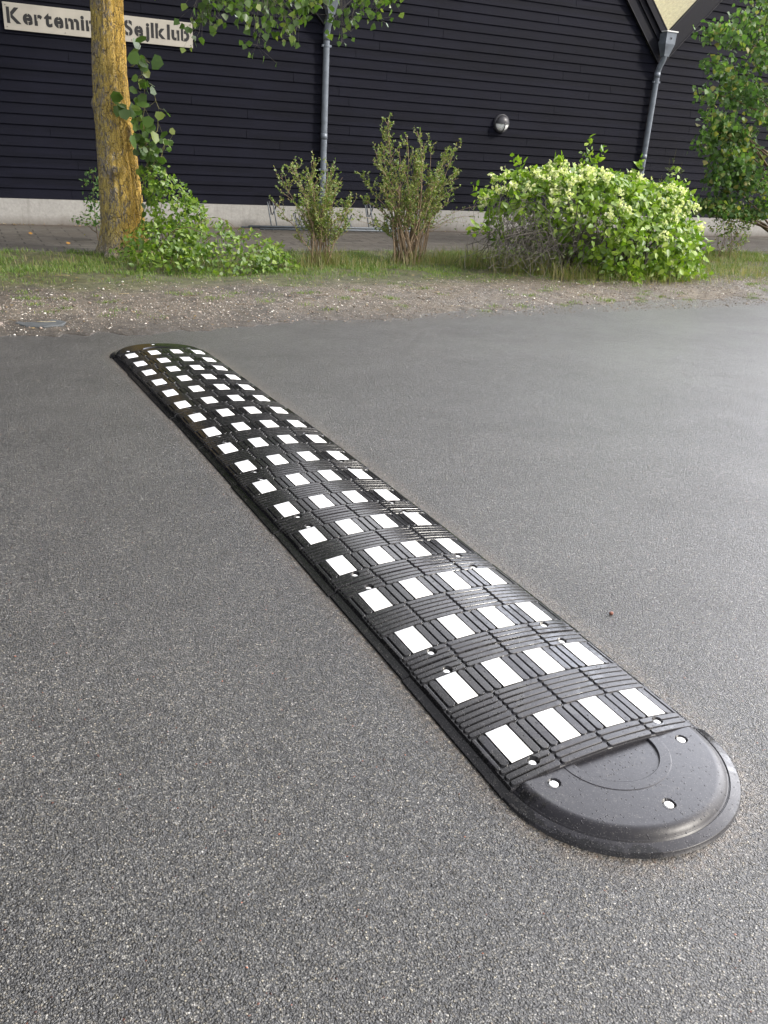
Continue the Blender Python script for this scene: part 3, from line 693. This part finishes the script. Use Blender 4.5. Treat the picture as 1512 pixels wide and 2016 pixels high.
def ext2(st, LC, LD):
    for tp, b in (((1.05, .1, .62), .55), ((.95, 0, .72), .6), ((.85, .1, .5), .4), ((-.85, .1, .62), .45)):
        c = curve((rng.normal(0, .1), 0, .25), tp, (0, 0, .08), 9, .03); st.tube(c, np.linspace(.006, .0015, 9), 5, cap=False)
        for i in range(3, 9):
            for _ in range(3):
                q = c[i] + rng.normal(0, .04, 3); st.tube([c[i], q], .0015, 3, cap=False); LC.append(q[None] + rng.normal(0, .01, (2, 3))); LD.append(rdir(2))
    for _ in range(16):   # thick dark stool of basal stems
        a = rng.uniform(-.22, .22); st.tube(curve((a * .6, rng.normal(0, .08), -.02), (a * 1.7, rng.normal(0, .1), rng.uniform(.5, .95)), (0, 0, 0), 6, .015), np.linspace(.014, .006, 6), 6, cap=False)
stem_shrub('thorn_shrub', 'taller thorny shrub with many upright stems, between the small shrub and the flowering bush', (4.2, 8.6, .01), t2, M['drystem'], M['l_thorn'], 'small', .027, 23, 19, t0=.38, foot=.13, tw=(.08, .26), rad=.010, extra=ext2)

# clematis smothered bush
def blob_leaves(ells, n, jitter, kind, size, lf, bias=(0, -.2, .3), droop=.35, keep=None, face=None, back=.35):
    CC = []; NN = []
    vol = np.array([r[0] * r[1] + r[1] * r[2] + r[0] * r[2] for c, r in ells]); cnt = (vol / vol.sum() * n).astype(int)
    for (c, r), k in zip(ells, cnt):
        d = rdir(k); c = np.array(c); r = np.array(r)
        rad = 1 - np.abs(rng.normal(0, jitter, k)) + (fbm(d[:, 0] * 3 + c[0] * 5, d[:, 2] * 3 + d[:, 1] * 2.1, 1.3, 77) - .5) * .28
        p = c + d * r * rad[:, None]; nn = norm(d / r)
        ok = np.ones(k, bool)
        for (c2, r2) in ells:
            if c2 is c or (np.allclose(c2, c)): continue
            ok &= (((p - np.array(c2)) / np.array(r2)) ** 2).sum(1) > (1 - jitter * 2.0) ** 2
        ok &= p[:, 2] > .0
        ok &= (nn[:, 1] < .3) | (rng.random(k) < back)
        if keep: ok &= keep(p)
        CC.append(p[ok]); NN.append(nn[ok])
    CC = np.concatenate(CC); NN = np.concatenate(NN); k = len(CC)
    N = NN + rdir(k) * .55 + np.array(bias); D = norm(rdir(k) + NN * .35 + np.array([0, 0, -droop]))
    leaves(lf, CC, D, N, rng.uniform(size * .6, size * 1.25, k), kind)
    return CC, NN
cb = empty('clematis_bush', (6.3, 7.7, 0), label='wide bright green bush covered in clematis with cream flower clusters', cat='bush')
EL = [((-.85, .35, .72), (.55, .6, .50)), ((-.45, .2, .78), (.68, .7, .50)), ((.05, .0, .70), (.70, .75, .56)), ((.55, .0, .60), (.70, .75, .60)), ((.95, .0, .54), (.62, .7, .62)), ((.35, -.38, .40), (.80, .55, .45)), ((.85, -.42, .36), (.66, .52, .42)), ((-.1, -.30, .55), (.6, .5, .42)), ((.0, -.55, .25), (.35, .3, .28)), ((.75, -.72, .18), (.35, .28, .26)), ((1.1, -.1, .92), (.35, .4, .24)), ((.0, .1, 1.12), (.45, .4, .14)), ((-.6, .2, 1.1), (.35, .4, .14))]
def keepc(p):
    low = (p[:, 0] < -.25) & (p[:, 2] < .55 + .1 * np.sin(p[:, 0] * 9)); return ~(low & (rng.random(len(p)) < .62))
lf = MB(); CC, NN = blob_leaves(EL, 12500, .17, 'ovate', .092, lf, keep=keepc, droop=.5)
# loose sprays above and around the outline
for c0, d0, L in (((-1.45, .2, .85), (-.7, 0, .35), .28), ((-.15, .1, 1.25), (.1, 0, 1), .30), ((.0, .1, 1.28), (.4, 0, .8), .24), ((.5, .0, 1.15), (.5, 0, .7), .28), ((1.4, .0, 1.0), (.4, 0, .6), .2), ((-.5, .1, 1.2), (-.2, 0, 1), .16), ((1.2, 0, 1.05), (.2, 0, 1), .3), ((-1.1, .1, 1.15), (-.5, 0, .6), .2), ((1.5, -.1, .6), (1, 0, .1), .1), ((1.1, -.75, .1), (.3, -.3, -.1), .2), ((0.0, -.8, .12), (0, -.5, -.1), .2), ((-1.5, .1, .55), (-1, 0, -.1), .25)):
    n = 26; t = rng.random(n)[:, None]; p = np.array(c0) + norm(np.array(d0, float)) * L * t + rng.normal(0, .035, (n, 3)); leaves(lf, p, norm(np.array(d0, float)) * .6 + rdir(n), rdir(n) + np.array([0, -.4, .6]), rng.uniform(.05, .10, n), 'ovate')
n = 700; pi_ = np.array([rng.uniform(-1.3, 1.6, n), rng.uniform(-.3, .6, n), rng.uniform(.05, 1.0, n)]).T   # inner shade leaves
leaves(lf, pi_, rdir(n), rdir(n), rng.uniform(.05, .08, n), 'ovate')
lf.build('foliage', M['l_clem'], cb)
fl = MB(); up = CC[(NN[:, 1] < .35)]; wgt = np.clip((up[:, 2] - .30) / .8, .03, 1) ** 1.6 * (1 + 1.4 * (up[:, 0] > .2)) * (fbm(up[:, 0], up[:, 2], 3, 5) > .47); wgt /= wgt.sum()
fc = up[rng.choice(len(up), 105, False, wgt)]
for c in fc:
    k = rng.integers(10, 24); p = c + rng.normal(0, .030, (k, 3)) + np.array([0, -.035, .02]); d = rdir(k) + np.array([0, -.4, .5])
    for q in range(3): leaves(fl, p, rdir(k), rdir(k), rng.uniform(.018, .036, k), 'round')
fl.build('flowers', M['l_flow'], cb)
st = MB()
for _ in range(420):
    x = rng.uniform(-1.35, .05); y = rng.uniform(-.4, .35); zt = rng.uniform(.35, .95)
    c = curve((x, y, zt), (x + rng.normal(-.05, .3), y + rng.uniform(-.35, .2), rng.uniform(.02, .5)), (rng.normal(0, .2), rng.normal(-.05, .1), rng.normal(.05, .1)), 10, .06); st.tube(c, rng.uniform(.0015, .0038), 4, cap=False)
for _ in range(60):
    a = rng.uniform(-.4, 1.4); st.tube(curve((a * .7, rng.normal(0, .15), 0), (a + rng.normal(0, .3), rng.normal(0, .3), rng.uniform(.5, 1.1)), (0, 0, 0), 7, .04), np.linspace(.014, .004, 7), 5, cap=False)
st.build('stems', M['greybark'], cb)

# brambles by the trunk
def mound(name, label, base, ells, n, size, stems, matl='l_bram', kind='ovate', cat='bush', extra=()):
    e = empty(name, base, label=label, cat=cat); lf = MB(); blob_leaves(ells, n, .16, kind, size, lf, droop=.2, bias=(0, -.2, .6))
    m = sum(r[0] * r[1] * r[2] for c, r in ells)
    st = MB()
    for (a, b, h) in stems:
        c = curve(a, b, (0, 0, h), 12, .02); st.tube(c, np.linspace(.005, .002, 12), 5, cap=False)
        k = 10; t = rng.integers(3, 12, k); p = c[t] + rng.normal(0, .03, (k, 3)); leaves(lf, p, rdir(k), rdir(k) + np.array([0, 0, .8]), rng.uniform(size * .6, size * 1.1, k), kind)
    if st.n: st.build('stems', M['wood'], e)
    lf.build('foliage', M[matl], e); return e
mound('bramble', 'low spreading bright green bramble on the grass right of the trunk', (1.55, 8.3, 0),
      [((-.5, .25, .22), (.45, .4, .25)), ((-.05, .1, .22), (.5, .45, .26)), ((.35, .0, .18), (.42, .4, .24)), ((.62, -.05, .08), (.32, .35, .17)), ((0, -.25, .10), (.6, .3, .18)), ((-.55, -.15, .10), (.35, .3, .20))], 3400, .062,
      [((-.5, .1, 0), (.5, .1, .1), .5), ((-.3, .2, 0), (.9, .2, .05), .38), ((-.4, .3, .3), (-.2, .1, .45), .1), ((.2, 0, 0), (.95, -.1, 0), .2), ((-.6, .1, .2), (.1, -.3, .05), .35), ((0, .1, .1), (.55, .1, .38), .05), ((.3, 0, .1), (.8, 0, .25), .12)])
mound('leafy_bush', 'upright light green bush against the right side of the lichen covered trunk', (1.3, 9.0, 0),
      [((-.05, 0, .62), (.24, .3, .32)), ((.12, .05, .45), (.26, .3, .28)), ((-.1, .1, .25), (.3, .3, .25)), ((-.2, 0, .85), (.15, .2, .17)), ((.22, 0, .52), (.14, .2, .16)), ((.15, -.1, .15), (.22, .25, .15))], 2700, .058,
      [((0, 0, 0), (.1, 0, .8), .1), ((-.1, 0, 0), (-.2, 0, 1.05), .1), ((.1, 0, 0), (.42, 0, .62), .12), ((.1, 0, 0), (.5, .1, .35), .2), ((-.2, 0, .3), (-.1, -.1, 1.0), 0)])
mound('ground_elder', 'small dark leafy clump at the foot of the lichen covered trunk', (.98, 8.95, 0), [((-.28, .0, .05), (.2, .15, .10)), ((.12, -.05, .10), (.16, .15, .16)), ((0, .0, .02), (.3, .15, .08))], 620, .045, [], cat='plant')
mound('shrub', 'dark twiggy shrub at the wall just left of the lichen covered trunk', (.78, 10.9, 0), [((-.02, 0, .62), (.13, .15, .28)), ((-.08, 0, .28), (.22, .2, .07)), ((0, 0, .35), (.13, .15, .2))], 420, .05, [((0, 0, 0), (0, 0, .85), 0), ((0, 0, .1), (-.3, 0, .28), .05)], matl='l_dark', cat='shrub')
mound('small_shrub', 'small bare stemmed shrub on the grass under the right tree', (10.2, 8.9, 0), [((.05, 0, .66), (.42, .3, .20)), ((-.25, 0, .5), (.22, .2, .15)), ((.3, .1, .4), (.2, .2, .25))], 900, .05, [((rng.normal(0, .06), rng.normal(0, .06), 0), (x, rng.normal(0, .1), z), 0) for x, z in ((-.4, .55), (-.2, .7), (0, .8), (.1, .75), (.25, .8), (.35, .6), (.4, .4), (-.3, .4), (-.1, .6))], matl='l_thorn', kind='small', cat='shrub')
# mugwort behind the flowering bush
mt = empty('mugwort', (10.3, 10.4, 0), label='tall grey green weed spikes rising behind the flowering bush', cat='weed'); st = MB(); lf = MB()
for x, z in ((-.05, 1.6), (-.18, 1.45), (.1, 1.4), (.22, 1.25), (-.30, 1.2), (.3, 1.05), (-.75, 1.42), (-.85, 1.2), (-.68, 1.15)):
    c = curve((x * .8, 0, 0), (x, rng.normal(0, .05), z), (0, 0, 0), 8, .01); st.tube(c, np.linspace(.006, .002, 8), 4, cap=False)
    for s in range(16):
        t = rng.uniform(.45, 1); p = c[int(t * 7)]; d = norm(np.array([rng.normal(0, 1), rng.normal(0, 1), 1.6])); L = .16 * (1.15 - t) + .03
        st.tube([p, p + d * L], .0015, 3, cap=False); k = 12; pp = p + d * L * rng.random((k, 1)); leaves(lf, pp, rdir(k) + d, rdir(k), rng.uniform(.018, .035, k), 'small')
st.build('stems', M['greenstem'], mt); lf.build('foliage', M['l_weed'], mt)

# ------------------------------------------------------------------ poplar with lichen trunk
TB = np.array([.80, 9.45, 0.])
pop = empty('poplar_tree', tuple(TB), label='tree with thick trunk covered in orange lichen, in front of the name board', cat='tree')
na, nh = 120, 230; hs = np.linspace(-.05, 5.2, nh) ; an = np.linspace(0, 2 * np.pi, na, endpoint=False)
rz = np.interp(hs, [-.05, .03, .15, .35, .6, 1.15, 1.9, 2.65, 4, 5.2], [.345, .315, .275, .245, .235, .212, .178, .168, .15, .12])
cxz = np.interp(hs, [0, .6, 1.15, 1.9, 2.65, 5.2], [.03, .02, .00, -.03, -.01, .10])
A, H = np.meshgrid(an, hs)
def pn(a, h, fa, fh, s): # periodic noise via torus mapping
    return fbm(np.cos(a) * fa + 9.3, np.sin(a) * fa + h * fh, 1, s, 4)
dsp = (pn(A, H, 2.6, 1.0, 3) - .5) * .05 + (pn(A, H, 9, 2.2, 8) - .5) * .035 + (pn(A, H, 20, 6, 4) - .5) * .016
flare = .05 * np.exp(-np.clip(H, 0, 9) / .18) * np.sin(A * 5 + .6)
knot = .03 * np.exp(-(((H - .95) / .06) ** 2 + (((A - 4.5 + np.pi) % (2 * np.pi) - np.pi) / .35) ** 2)) + .03 * np.exp(-(((H - 1.62) / .05) ** 2))*(.5+.5*np.sin(A*3))
RR = rz[:, None] + dsp + flare + knot
V = np.stack([cxz[:, None] + RR * np.cos(A), RR * np.sin(A), H], -1); V = np.concatenate([V, V[:, :1]], 1)
m = MB(); m.grid(V, flip=False); m.build('trunk', M['bark'], pop)
# limbs and crown above the frame
br = MB(); tips = []
for k in range(15):
    a = rng.uniform(0, 2 * np.pi); z0 = rng.uniform(3.2, 5.2); L = rng.uniform(1.5, 2.7); up = rng.uniform(.2, 1.2)
    p1 = np.array([.05 + math.cos(a) * L, math.sin(a) * L, z0 + up * L * .9]); c = curve((.05, 0, z0), p1, (0, 0, .25), 8, .06)
    br.tube(c, np.linspace(.06, .012, 8), 7); tips.append((c, L))
for p1 in ((.2, .1, 8.5), (-.3, .2, 7.6)): 
    c = curve((.08, 0, 5.0), p1, (0, 0, 0), 8, .08); br.tube(c, np.linspace(.11, .02, 8), 8); tips.append((c, 3))
# limbs that carry the leaves hanging into the top of the view
hang = [((.15, -1.1, 2.66), 8), ((.35, -.9, 2.74), 10), ((.70, -.95, 2.36), 16), ((.80, -1.0, 2.44), 22), ((.82, -.9, 2.56), 22), ((.95, -1.0, 2.62), 14), ((1.12, -.95, 2.60), 20), ((1.25, -1.05, 2.42), 20), ((1.45, -.95, 2.62), 18), ((1.30, -1.0, 2.30), 10),
        ((1.62, -1.0, 2.55), 18), ((1.78, -.95, 2.52), 24), ((1.72, -1.0, 2.40), 10), ((1.95, -.95, 2.66), 26), ((2.1, -1.0, 2.72), 16), ((2.30, -.95, 2.42), 14), ((2.38, -1.0, 2.53), 12), ((2.55, -.95, 2.74), 20), ((2.80, -1.0, 2.84), 22), ((2.72, -.95, 2.70), 12), ((.3, -1.0, 2.85), 14), ((1.0, -1.0, 2.8), 30), ((1.6, -1.0, 2.85), 30), ((2.2, -1.0, 2.95), 26), ((.6, -1., 2.9), 18), ((2.9, -1., 3.0), 24)]
limb = curve((.05, 0, 3.6), (3.0, -1.05, 3.35), (0, 0, .35), 14, .03); br.tube(limb, np.linspace(.055, .012, 14), 7)
limb2 = curve((.02, -.1, 3.3), (1.3, -1.1, 3.15), (0, 0, .2), 10, .03); br.tube(limb2, np.linspace(.035, .01, 10), 7)
lf = MB(); HC = []; HD = []
allp = np.concatenate([limb, limb2])
for c, k in hang:
    k = int(k * 1.45); c = np.array(c); top = allp[np.argmin(((allp[:, :2] - c[:2]) ** 2).sum(1))]
    q = curve(top, c + np.array([0, 0, -.03]), (rng.normal(0, .05), 0, .04), 8, .015); br.tube(q, np.linspace(.006, .0018, 8), 5, cap=False)
    t = rng.integers(3, 8, k); p = q[t] * .35 + c * .65 + rng.normal(0, 1, (k, 3)) * np.array([.085, .12, .075]); HC.append(p); HD.append(norm(rng.normal(0, .45, (k, 3)) + np.array([0, 0, -1.0])))
    for pp, tt in zip(p, t): br.tube([q[tt], pp], .0012, 3, cap=False)
HC = np.concatenate(HC); HD = np.concatenate(HD)
leaves(lf, HC, HD, rdir(len(HC)) * np.array([1, 1, .5]) + np.array([0, -.5, 0]), rng.uniform(.048, .088, len(HC)), 'poplar')
for c, L in tips:
    k = 420; t = rng.integers(3, 8, k); p = c[t] + rng.normal(0, .42, (k, 3)); p = p[p[:, 2] > 3.3]; kk = len(p)
    leaves(lf, p, rdir(kk) + np.array([0, 0, -.8]), rdir(kk) + np.array([0, 0, .4]), rng.uniform(.08, .13, kk), 'poplar')
br.build('branch', M['greybark'], pop); lf.build('crown', M['l_poplar'], pop)
# shoots sprouting from the trunk, with large round leaves
st = MB(); lf = MB()
shoots = [([(.15, -.25, .55), (.27, -.33, 1.1), (.22, -.35, 1.45), (.27, -.35, 1.8), (.20, -.35, 2.12)], 30, .135), ([(.18, -.28, .5), (.36, -.33, .95), (.45, -.35, 1.25), (.52, -.35, 1.30)], 18, .075), ([(.22, -.3, 1.2), (.38, -.36, 1.4), (.40, -.36, 1.6), (.33, -.36, 1.85)], 8, .11),
          ([(.1, -.22, .3), (.25, -.33, .6), (.33, -.35, .9), (.30, -.35, 1.15)], 46, .085), ([(.05, -.2, 1.5), (.03, -.3, 1.6), (-.05, -.32, 1.78)], 7, .14), ([(.1, -.2, 1.25), (.2, -.3, 1.35), (.18, -.3, 1.5)], 12, .10), ([(.15, -.25, 2.0), (.25, -.33, 2.08), (.33, -.33, 2.05)], 4, .10), ([(.2, -.3, .9), (.30, -.33, 1.1), (.22, -.33, 1.3)], 30, .09)]
for pts, k, s in shoots:
    pts = np.array(pts); t = np.linspace(0, len(pts) - 1, 14); c = np.stack([np.interp(t, range(len(pts)), pts[:, i]) for i in range(3)], -1) + rng.normal(0, .006, (14, 3))
    st.tube(c, np.linspace(.006, .002, 14), 6, cap=False); i = rng.integers(4, 14, k); p = c[i] + rng.normal(0, .045, (k, 3)) + np.array([0, -.02, 0])
    for a, b in zip(c[i], p): st.tube([a, b], .0015, 3, cap=False)
    leaves(lf, p, norm(rng.normal(0, .6, (k, 3)) + np.array([0, -.1, -.6])), rdir(k) * .7 + np.array([0.1, -.9, .4]), rng.uniform(s * .6, s * 1.15, k), 'round')
sh = st.build('shoot', M['greenstem'], pop); lf.build('shoot_leaves', M['l_poplar'], sh)

# ------------------------------------------------------------------ right tree
rt = empty('broadleaf_tree', (11.75, 9.2, 0), label='dark green young poplar filling the right edge beside the flowering bush', cat='tree')
m = MB(); tr = curve((0, 0, -.05), (.2, .1, 3.4), (0, 0, 0), 12, .03); m.tube(tr, np.linspace(.09, .04, 12), 12)
br = MB(); lf = MB(); clumps = []
# branch ends (x relative, y, z), drawn from the crown's visible outline
ends = [(-2.05, -.2, 3.05), (-1.9, -.2, 3.15), (-1.7, 0, 2.75), (-1.5, -.1, 2.6), (-1.85, -.1, 2.35), (-1.95, -.1, 2.15), (-1.6, -.2, 2.0), (-1.75, 0, 1.7), (-1.9, -.1, 1.35), (-2.0, -.1, 1.20), (-1.6, -.2, 1.2), (-1.6, -.1, .85), (-1.3, 0, .8), (-1.2, -.3, 1.6), (-1.2, -.2, 2.4), (-1.0, -.3, 2.9), (-1.1, -.2, .75), (-.8, -.4, 1.2), (-.8, -.4, 2.1), (-.5, -.5, 2.8), (-.4, -.5, 1.6), (-.4, -.4, .9), (-.7, 0, 3.4), (.1, -.5, 2.3), (.0, -.5, 3.2), (0.2, -.5, 1.3), (-1.3, -.1, 3.7), (-.6, .2, 4.1), (.2, .1, 4.5), (.9, 0, 3.8), (1.2, .2, 2.8), (1.1, -.2, 1.8), (.8, -.3, 1.1), (1.4, .3, 2.2), (.5, .7, 3), (-.5, .7, 2.6), (-.9, .5, 1.8), (.3, .8, 1.8), (-1.9, -.1, 1.9), (-1.45, -.2, 3.35), (-1.25, 0, 2.0), (-1.0, -.2, 1.4), (-.6, -.2, .6), (-.9, -.1, .55)]
for ex in ends:
    ex = np.array(ex, float); ex[0] = max(ex[0], -1.30 if ex[2] < 1.6 else (-1.60 if ex[2] < 2.3 else -2.1)); ex = ex + np.array([-1.03, -.3, 0]); z0 = max(.3, ex[2] - rng.uniform(.4, 1.0)); i = np.argmin(abs(tr[:, 2] - z0)); c = curve(tr[i], ex, (0, 0, .1), 8, .04)
    br.tube(c, np.linspace(.022, .003, 8), 5, cap=False)
    n = 170; t = rng.uniform(4.4, 7, n); j = np.minimum(t.astype(int), 6); p = c[j] + (c[j + 1] - c[j]) * (t - j)[:, None] + rng.normal(0, 1, (n, 3)) * np.array([.11, .15, .10]) * (1.35 - .11 * t)[:, None]
    p = p[p[:, 2] > .66]; n = len(p)
    leaves(lf, p, norm(rng.normal(0, .6, (n, 3)) + np.array([-.1, -.1, -.7])), rdir(n) * .8 + np.array([0, -.4, .5]), rng.uniform(.05, .092, n), 'poplar')
m.build('trunk', M['greybark'], rt); br.build('branch', M['wood'], rt); lf.build('crown', M['l_dark'], rt)

# ------------------------------------------------------------------ grass and litter
def blades(mb, x, y, z, h, w, lean=.5):
    n = len(x); a = rng.uniform(0, 2 * np.pi, n); d = np.stack([np.cos(a), np.sin(a), 0 * a], -1); s = np.stack([-np.sin(a), np.cos(a), 0 * a], -1)
    b = np.stack([x, y, z], -1); L = rng.uniform(.1, lean, n)[:, None]; h = h[:, None]; w = np.broadcast_to(w, (n,))[:, None]
    V = np.stack([b - s * w, b + s * w, b + d * h * L * .45 + s * w * .8 + [0, 0, 1] * h * .55, b + d * h * L * .45 - s * w * .8 + [0, 0, 1] * h * .55, b + d * h * L * 1.3 + [0, 0, 1] * h * .9], 1)
    i = np.arange(n)[:, None] * 5; mb.add(V.reshape(-1, 3), [i + np.array([[0, 1, 2, 3]]), i + np.array([[3, 2, 4]])])
n = 210000; x = rng.uniform(-3.5, 14, n); y = rng.uniform(6.55, 9.95, n)
gl_ = np.interp(x, [-3, -.7, 0, .6, 1.5, 2.7, 3.6, 4.1, 5.2, 7, 8.5, 14], [7.3, 7.3, 7.35, 7.0, 7.0, 7.15, 7.05, 6.8, 6.9, 6.75, 6.6, 6.6])
dens = np.clip((y - gl_ + (fbm(x, y, 1.4, 41) - .5) * 1.5) / .7, 0, 1) * np.clip((fbm(x, y, 3.4, 43) - .36) * 4.2, .03, 1) * np.clip((9.75 + (fbm(x, x * 0, 2, 50) - .5) * .5 - y) / .25, 0, 1)
k = rng.random(n) < dens; x = x[k]; y = y[k]; mb = MB()
blades(mb, x, y, verge_z(x, y) - .004, rng.uniform(.018, .055, len(x)) * (.7 + .9 * fbm(x, y, 2.5, 44)) * np.clip((y - 6.5) / 1.6, .45, 1.1), .0024, .9)
# scattered tufts on the bare dirt
for cx, cy in [(rng.uniform(-1, 9), rng.uniform(5.75, 7.1)) for _ in range(90)] + [(3.9, 5.72), (3.35, 5.6), (5.2, 5.9), (5.5, 5.8), (-.3, 6.6), (2.2, 6.3), (4.4, 5.75)]:
    k = rng.integers(20, 80); px = rng.normal(cx, .05, k); py = rng.normal(cy, .035, k); blades(mb, px, py, verge_z(px, py) - .003, rng.uniform(.012, .035, k), .0022, 1.2)
tag(mb.build('grass', M['grass']), 'short patchy green grass on the verge', 'grass', kind='stuff')
mb = MB()
for cx, cy, s, k, h in ((2.95, 8.45, .16, 500, .26), (4.35, 8.5, .25, 420, .24), (3.6, 8.4, .4, 260, .16), (4.9, 8.3, .3, 420, .30), (5.35, 7.6, .22, 620, .30), (5.7, 7.2, .2, 420, .24), (6.4, 6.95, .4, 420, .18), (7.2, 6.85, .3, 260, .16), (1.25, 8.35, .35, 300, .16), (2.4, 8.2, .3, 220, .16), (8.6, 7.2, .5, 700, .14), (9.6, 8.2, .8, 900, .13), (0.2, 8.7, .4, 160, .12), (10.3, 8.8, .3, 300, .22), (5.1, 8.0, .2, 240, .42), (12, 8.3, .8, 500, .13)):
    px = rng.normal(cx, s, k); py = rng.normal(cy, s * .5, k); blades(mb, px, py, verge_z(px, py) - .004, rng.uniform(.35, 1.15, k) * h, .0022, .8)
tag(mb.build('dry_grass', M['drygrass']), 'taller straw coloured grass around the shrub feet', 'grass', kind='stuff')
# gravel: loose stones as real little lumps
oct_ = np.array([(1, 0, 0), (0, 1, 0), (-1, 0, 0), (0, -1, 0), (0, 0, 1), (0, 0, -1), ]) ; octf = np.array([(0, 1, 4), (1, 2, 4), (2, 3, 4), (3, 0, 4), (1, 0, 5), (2, 1, 5), (3, 2, 5), (0, 3, 5)])
def stones(mb, x, y, z, s):
    n = len(x); sc = s[:, None, None] * rng.uniform(.5, 1.1, (n, 1, 3)) * np.array([1, 1, .6]); a = rng.uniform(0, 6.28, n)
    v = oct_[None] * sc + rng.normal(0, .12, (n, 6, 3)) * s[:, None, None]; ca, sa = np.cos(a)[:, None], np.sin(a)[:, None]
    V = np.stack([v[..., 0] * ca - v[..., 1] * sa + x[:, None], v[..., 0] * sa + v[..., 1] * ca + y[:, None], v[..., 2] + z[:, None]], -1)
    mb.add(V.reshape(-1, 3), [(np.arange(n)[:, None, None] * 6 + octf[None]).reshape(-1, 3)])
n = 34000; x = rng.uniform(-3.2, 11, n); y = 5.32 + rng.beta(1.4, 1.8, n) * 2.2; k = rng.random(n) < (.25 + fbm(x, y, 2, 60)); x = x[k]; y = y[k]; ey = edge_y(x); s = rng.gamma(2.0, .0019, len(x)) + .0024
z = np.where(y < ey, road_z(y), verge_z(x, y)) + s * .2; mb = MB(); stones(mb, x, y, z, s)
gm = NT('gravel_mix'); gr = gm.n('ShaderNodeNewGeometry').outputs['Random Per Island']; gm.P(Base_Color=gm.ramp(gr, [(0, (.10, .08, .06)), (.5, (.22, .17, .13)), (.8, (.36, .32, .27)), (1, (.68, .66, .60))]), Roughness=.75)
tag(mb.build('gravel', gm.m), 'loose pale gravel on the dirt beside the asphalt', 'gravel', kind='stuff')
mb = MB(); n = 900; x = rng.uniform(-3, 10, n); y = 5.4 + rng.random(n) * 3.6; leaves(mb, np.stack([x, y, verge_z(x, y) + .006], -1), rdir(n) * np.array([1, 1, .12]), rdir(n) * .35 + np.array([0, 0, 1]), rng.uniform(.012, .04, n), 'small')
n = 420; u = rng.uniform(-2, 13, n); off = np.abs(rng.normal(0, .10, n)) + .04; pts = np.array([wl(a, b, .02) for a, b in zip(u, off)]); leaves(mb, pts, rdir(n) * np.array([1, 1, .3]), rdir(n) * .5 + np.array([0, 0, 1]), rng.uniform(.02, .05, n), 'small')
for _ in range(70):
    cx, cy = rng.uniform(-1.5, 9), rng.uniform(5.5, 8.2); a = rng.uniform(0, 3.14); L = rng.uniform(.03, .16); p = np.array([[cx, cy], [cx + math.cos(a) * L, cy + math.sin(a) * L * .6]]); zz = verge_z(p[:, 0], p[:, 1]) + .006
    c = curve((p[0][0], p[0][1], zz[0]), (p[1][0], p[1][1], zz[1]), (0, 0, .004), 5, .004); mb.tube(c, .0022, 4)
n = 16; x = rng.uniform(1.5, 8, n); y = rng.uniform(-.5, 5.3, n); k = np.abs(x) > .5; x = x[k]; y = y[k]; n = len(x); leaves(mb, np.stack([x, y, road_z(y) + .004], -1), rdir(n) * np.array([1, 1, .1]), rdir(n) * .3 + np.array([0, 0, 1]), rng.uniform(.006, .016, n), 'small')
tag(mb.build('leaf_litter', M['litter']), 'scattered dead leaves and twigs on the dirt and at the wall foot', 'litter', kind='stuff')

# stone slab and pale rock by the asphalt, small bits
def lump(name, c, r, mat, label, cat, seed=0, n=18):
    th = np.linspace(0, math.pi, n); ph = np.linspace(0, 2 * math.pi, n * 2); T, Pp = np.meshgrid(th, ph, indexing='ij')
    d = np.stack([np.sin(T) * np.cos(Pp), np.sin(T) * np.sin(Pp), np.cos(T)], -1); k = 1 + (fbm(d[..., 0] * 2 + seed, d[..., 1] * 2 + d[..., 2] * 1.7, 1.2, seed) - .5) * .7; k[:, -1] = k[:, 0]
    m = MB(); m.grid(d * k[..., None] * np.array(r), flip=False); o = m.build(name, mat); o.location = c; tag(o, label, cat); return o
sl = MB(); pl = np.array([(-.78, 5.70), (-.72, 5.57), (-.60, 5.53), (-.48, 5.56), (-.43, 5.66), (-.47, 5.74), (-.56, 5.80), (-.70, 5.80)]); top = np.c_[pl, np.full(8, .0175)]; mid = np.c_[pl * 1.0 + (pl - pl.mean(0)) * .04, np.full(8, .012)]; bot = np.c_[pl + (pl - pl.mean(0)) * .05, np.full(8, -.03)]
sl.add(np.concatenate([top, mid, bot]), [tuple(range(8))] + [(i + 8, (i + 1) % 8 + 8, (i + 1) % 8, i) for i in range(8)] + [(i + 16, (i + 1) % 8 + 16, (i + 1) % 8 + 8, i + 8) for i in range(8)])
tag(sl.build('stone_slab', M['slate'], smooth=False), 'flat grey stone slab sunk in the dirt at the left asphalt edge', 'stone')
lump('rock', (-.98, 5.68, .000), (.13, .07, .032), M['rock'], 'pale pinkish rock in the dirt beside the flat slab', 'rock', 4)
lump('pebble', (.505, .565, float(road_z(.565)) + .005), (.008, .006, .006), simple('reddish_pebble', (.22, .09, .06), .6), 'reddish pebble on the asphalt right of the speed bump', 'pebble', 9, 8)
for i, (u, off, lb) in enumerate(((.06, 1.4, 'orange fallen leaf on the pavers left of the trunk, nearer the wall'), (.42, 2.45, 'orange fallen leaf on the pavers close to the trunk foot'))):
    m = MB(); leaves(m, np.array([[0, 0, 0.012]]), np.array([[1., .3, .1]]), np.array([[0., -.5, 1.]]), .055, 'round'); o = m.build('fallen_leaf', M['orange']); o.location = wl(u, off, .02); tag(o, lb, 'leaf', 'orange leaves fallen on the path')
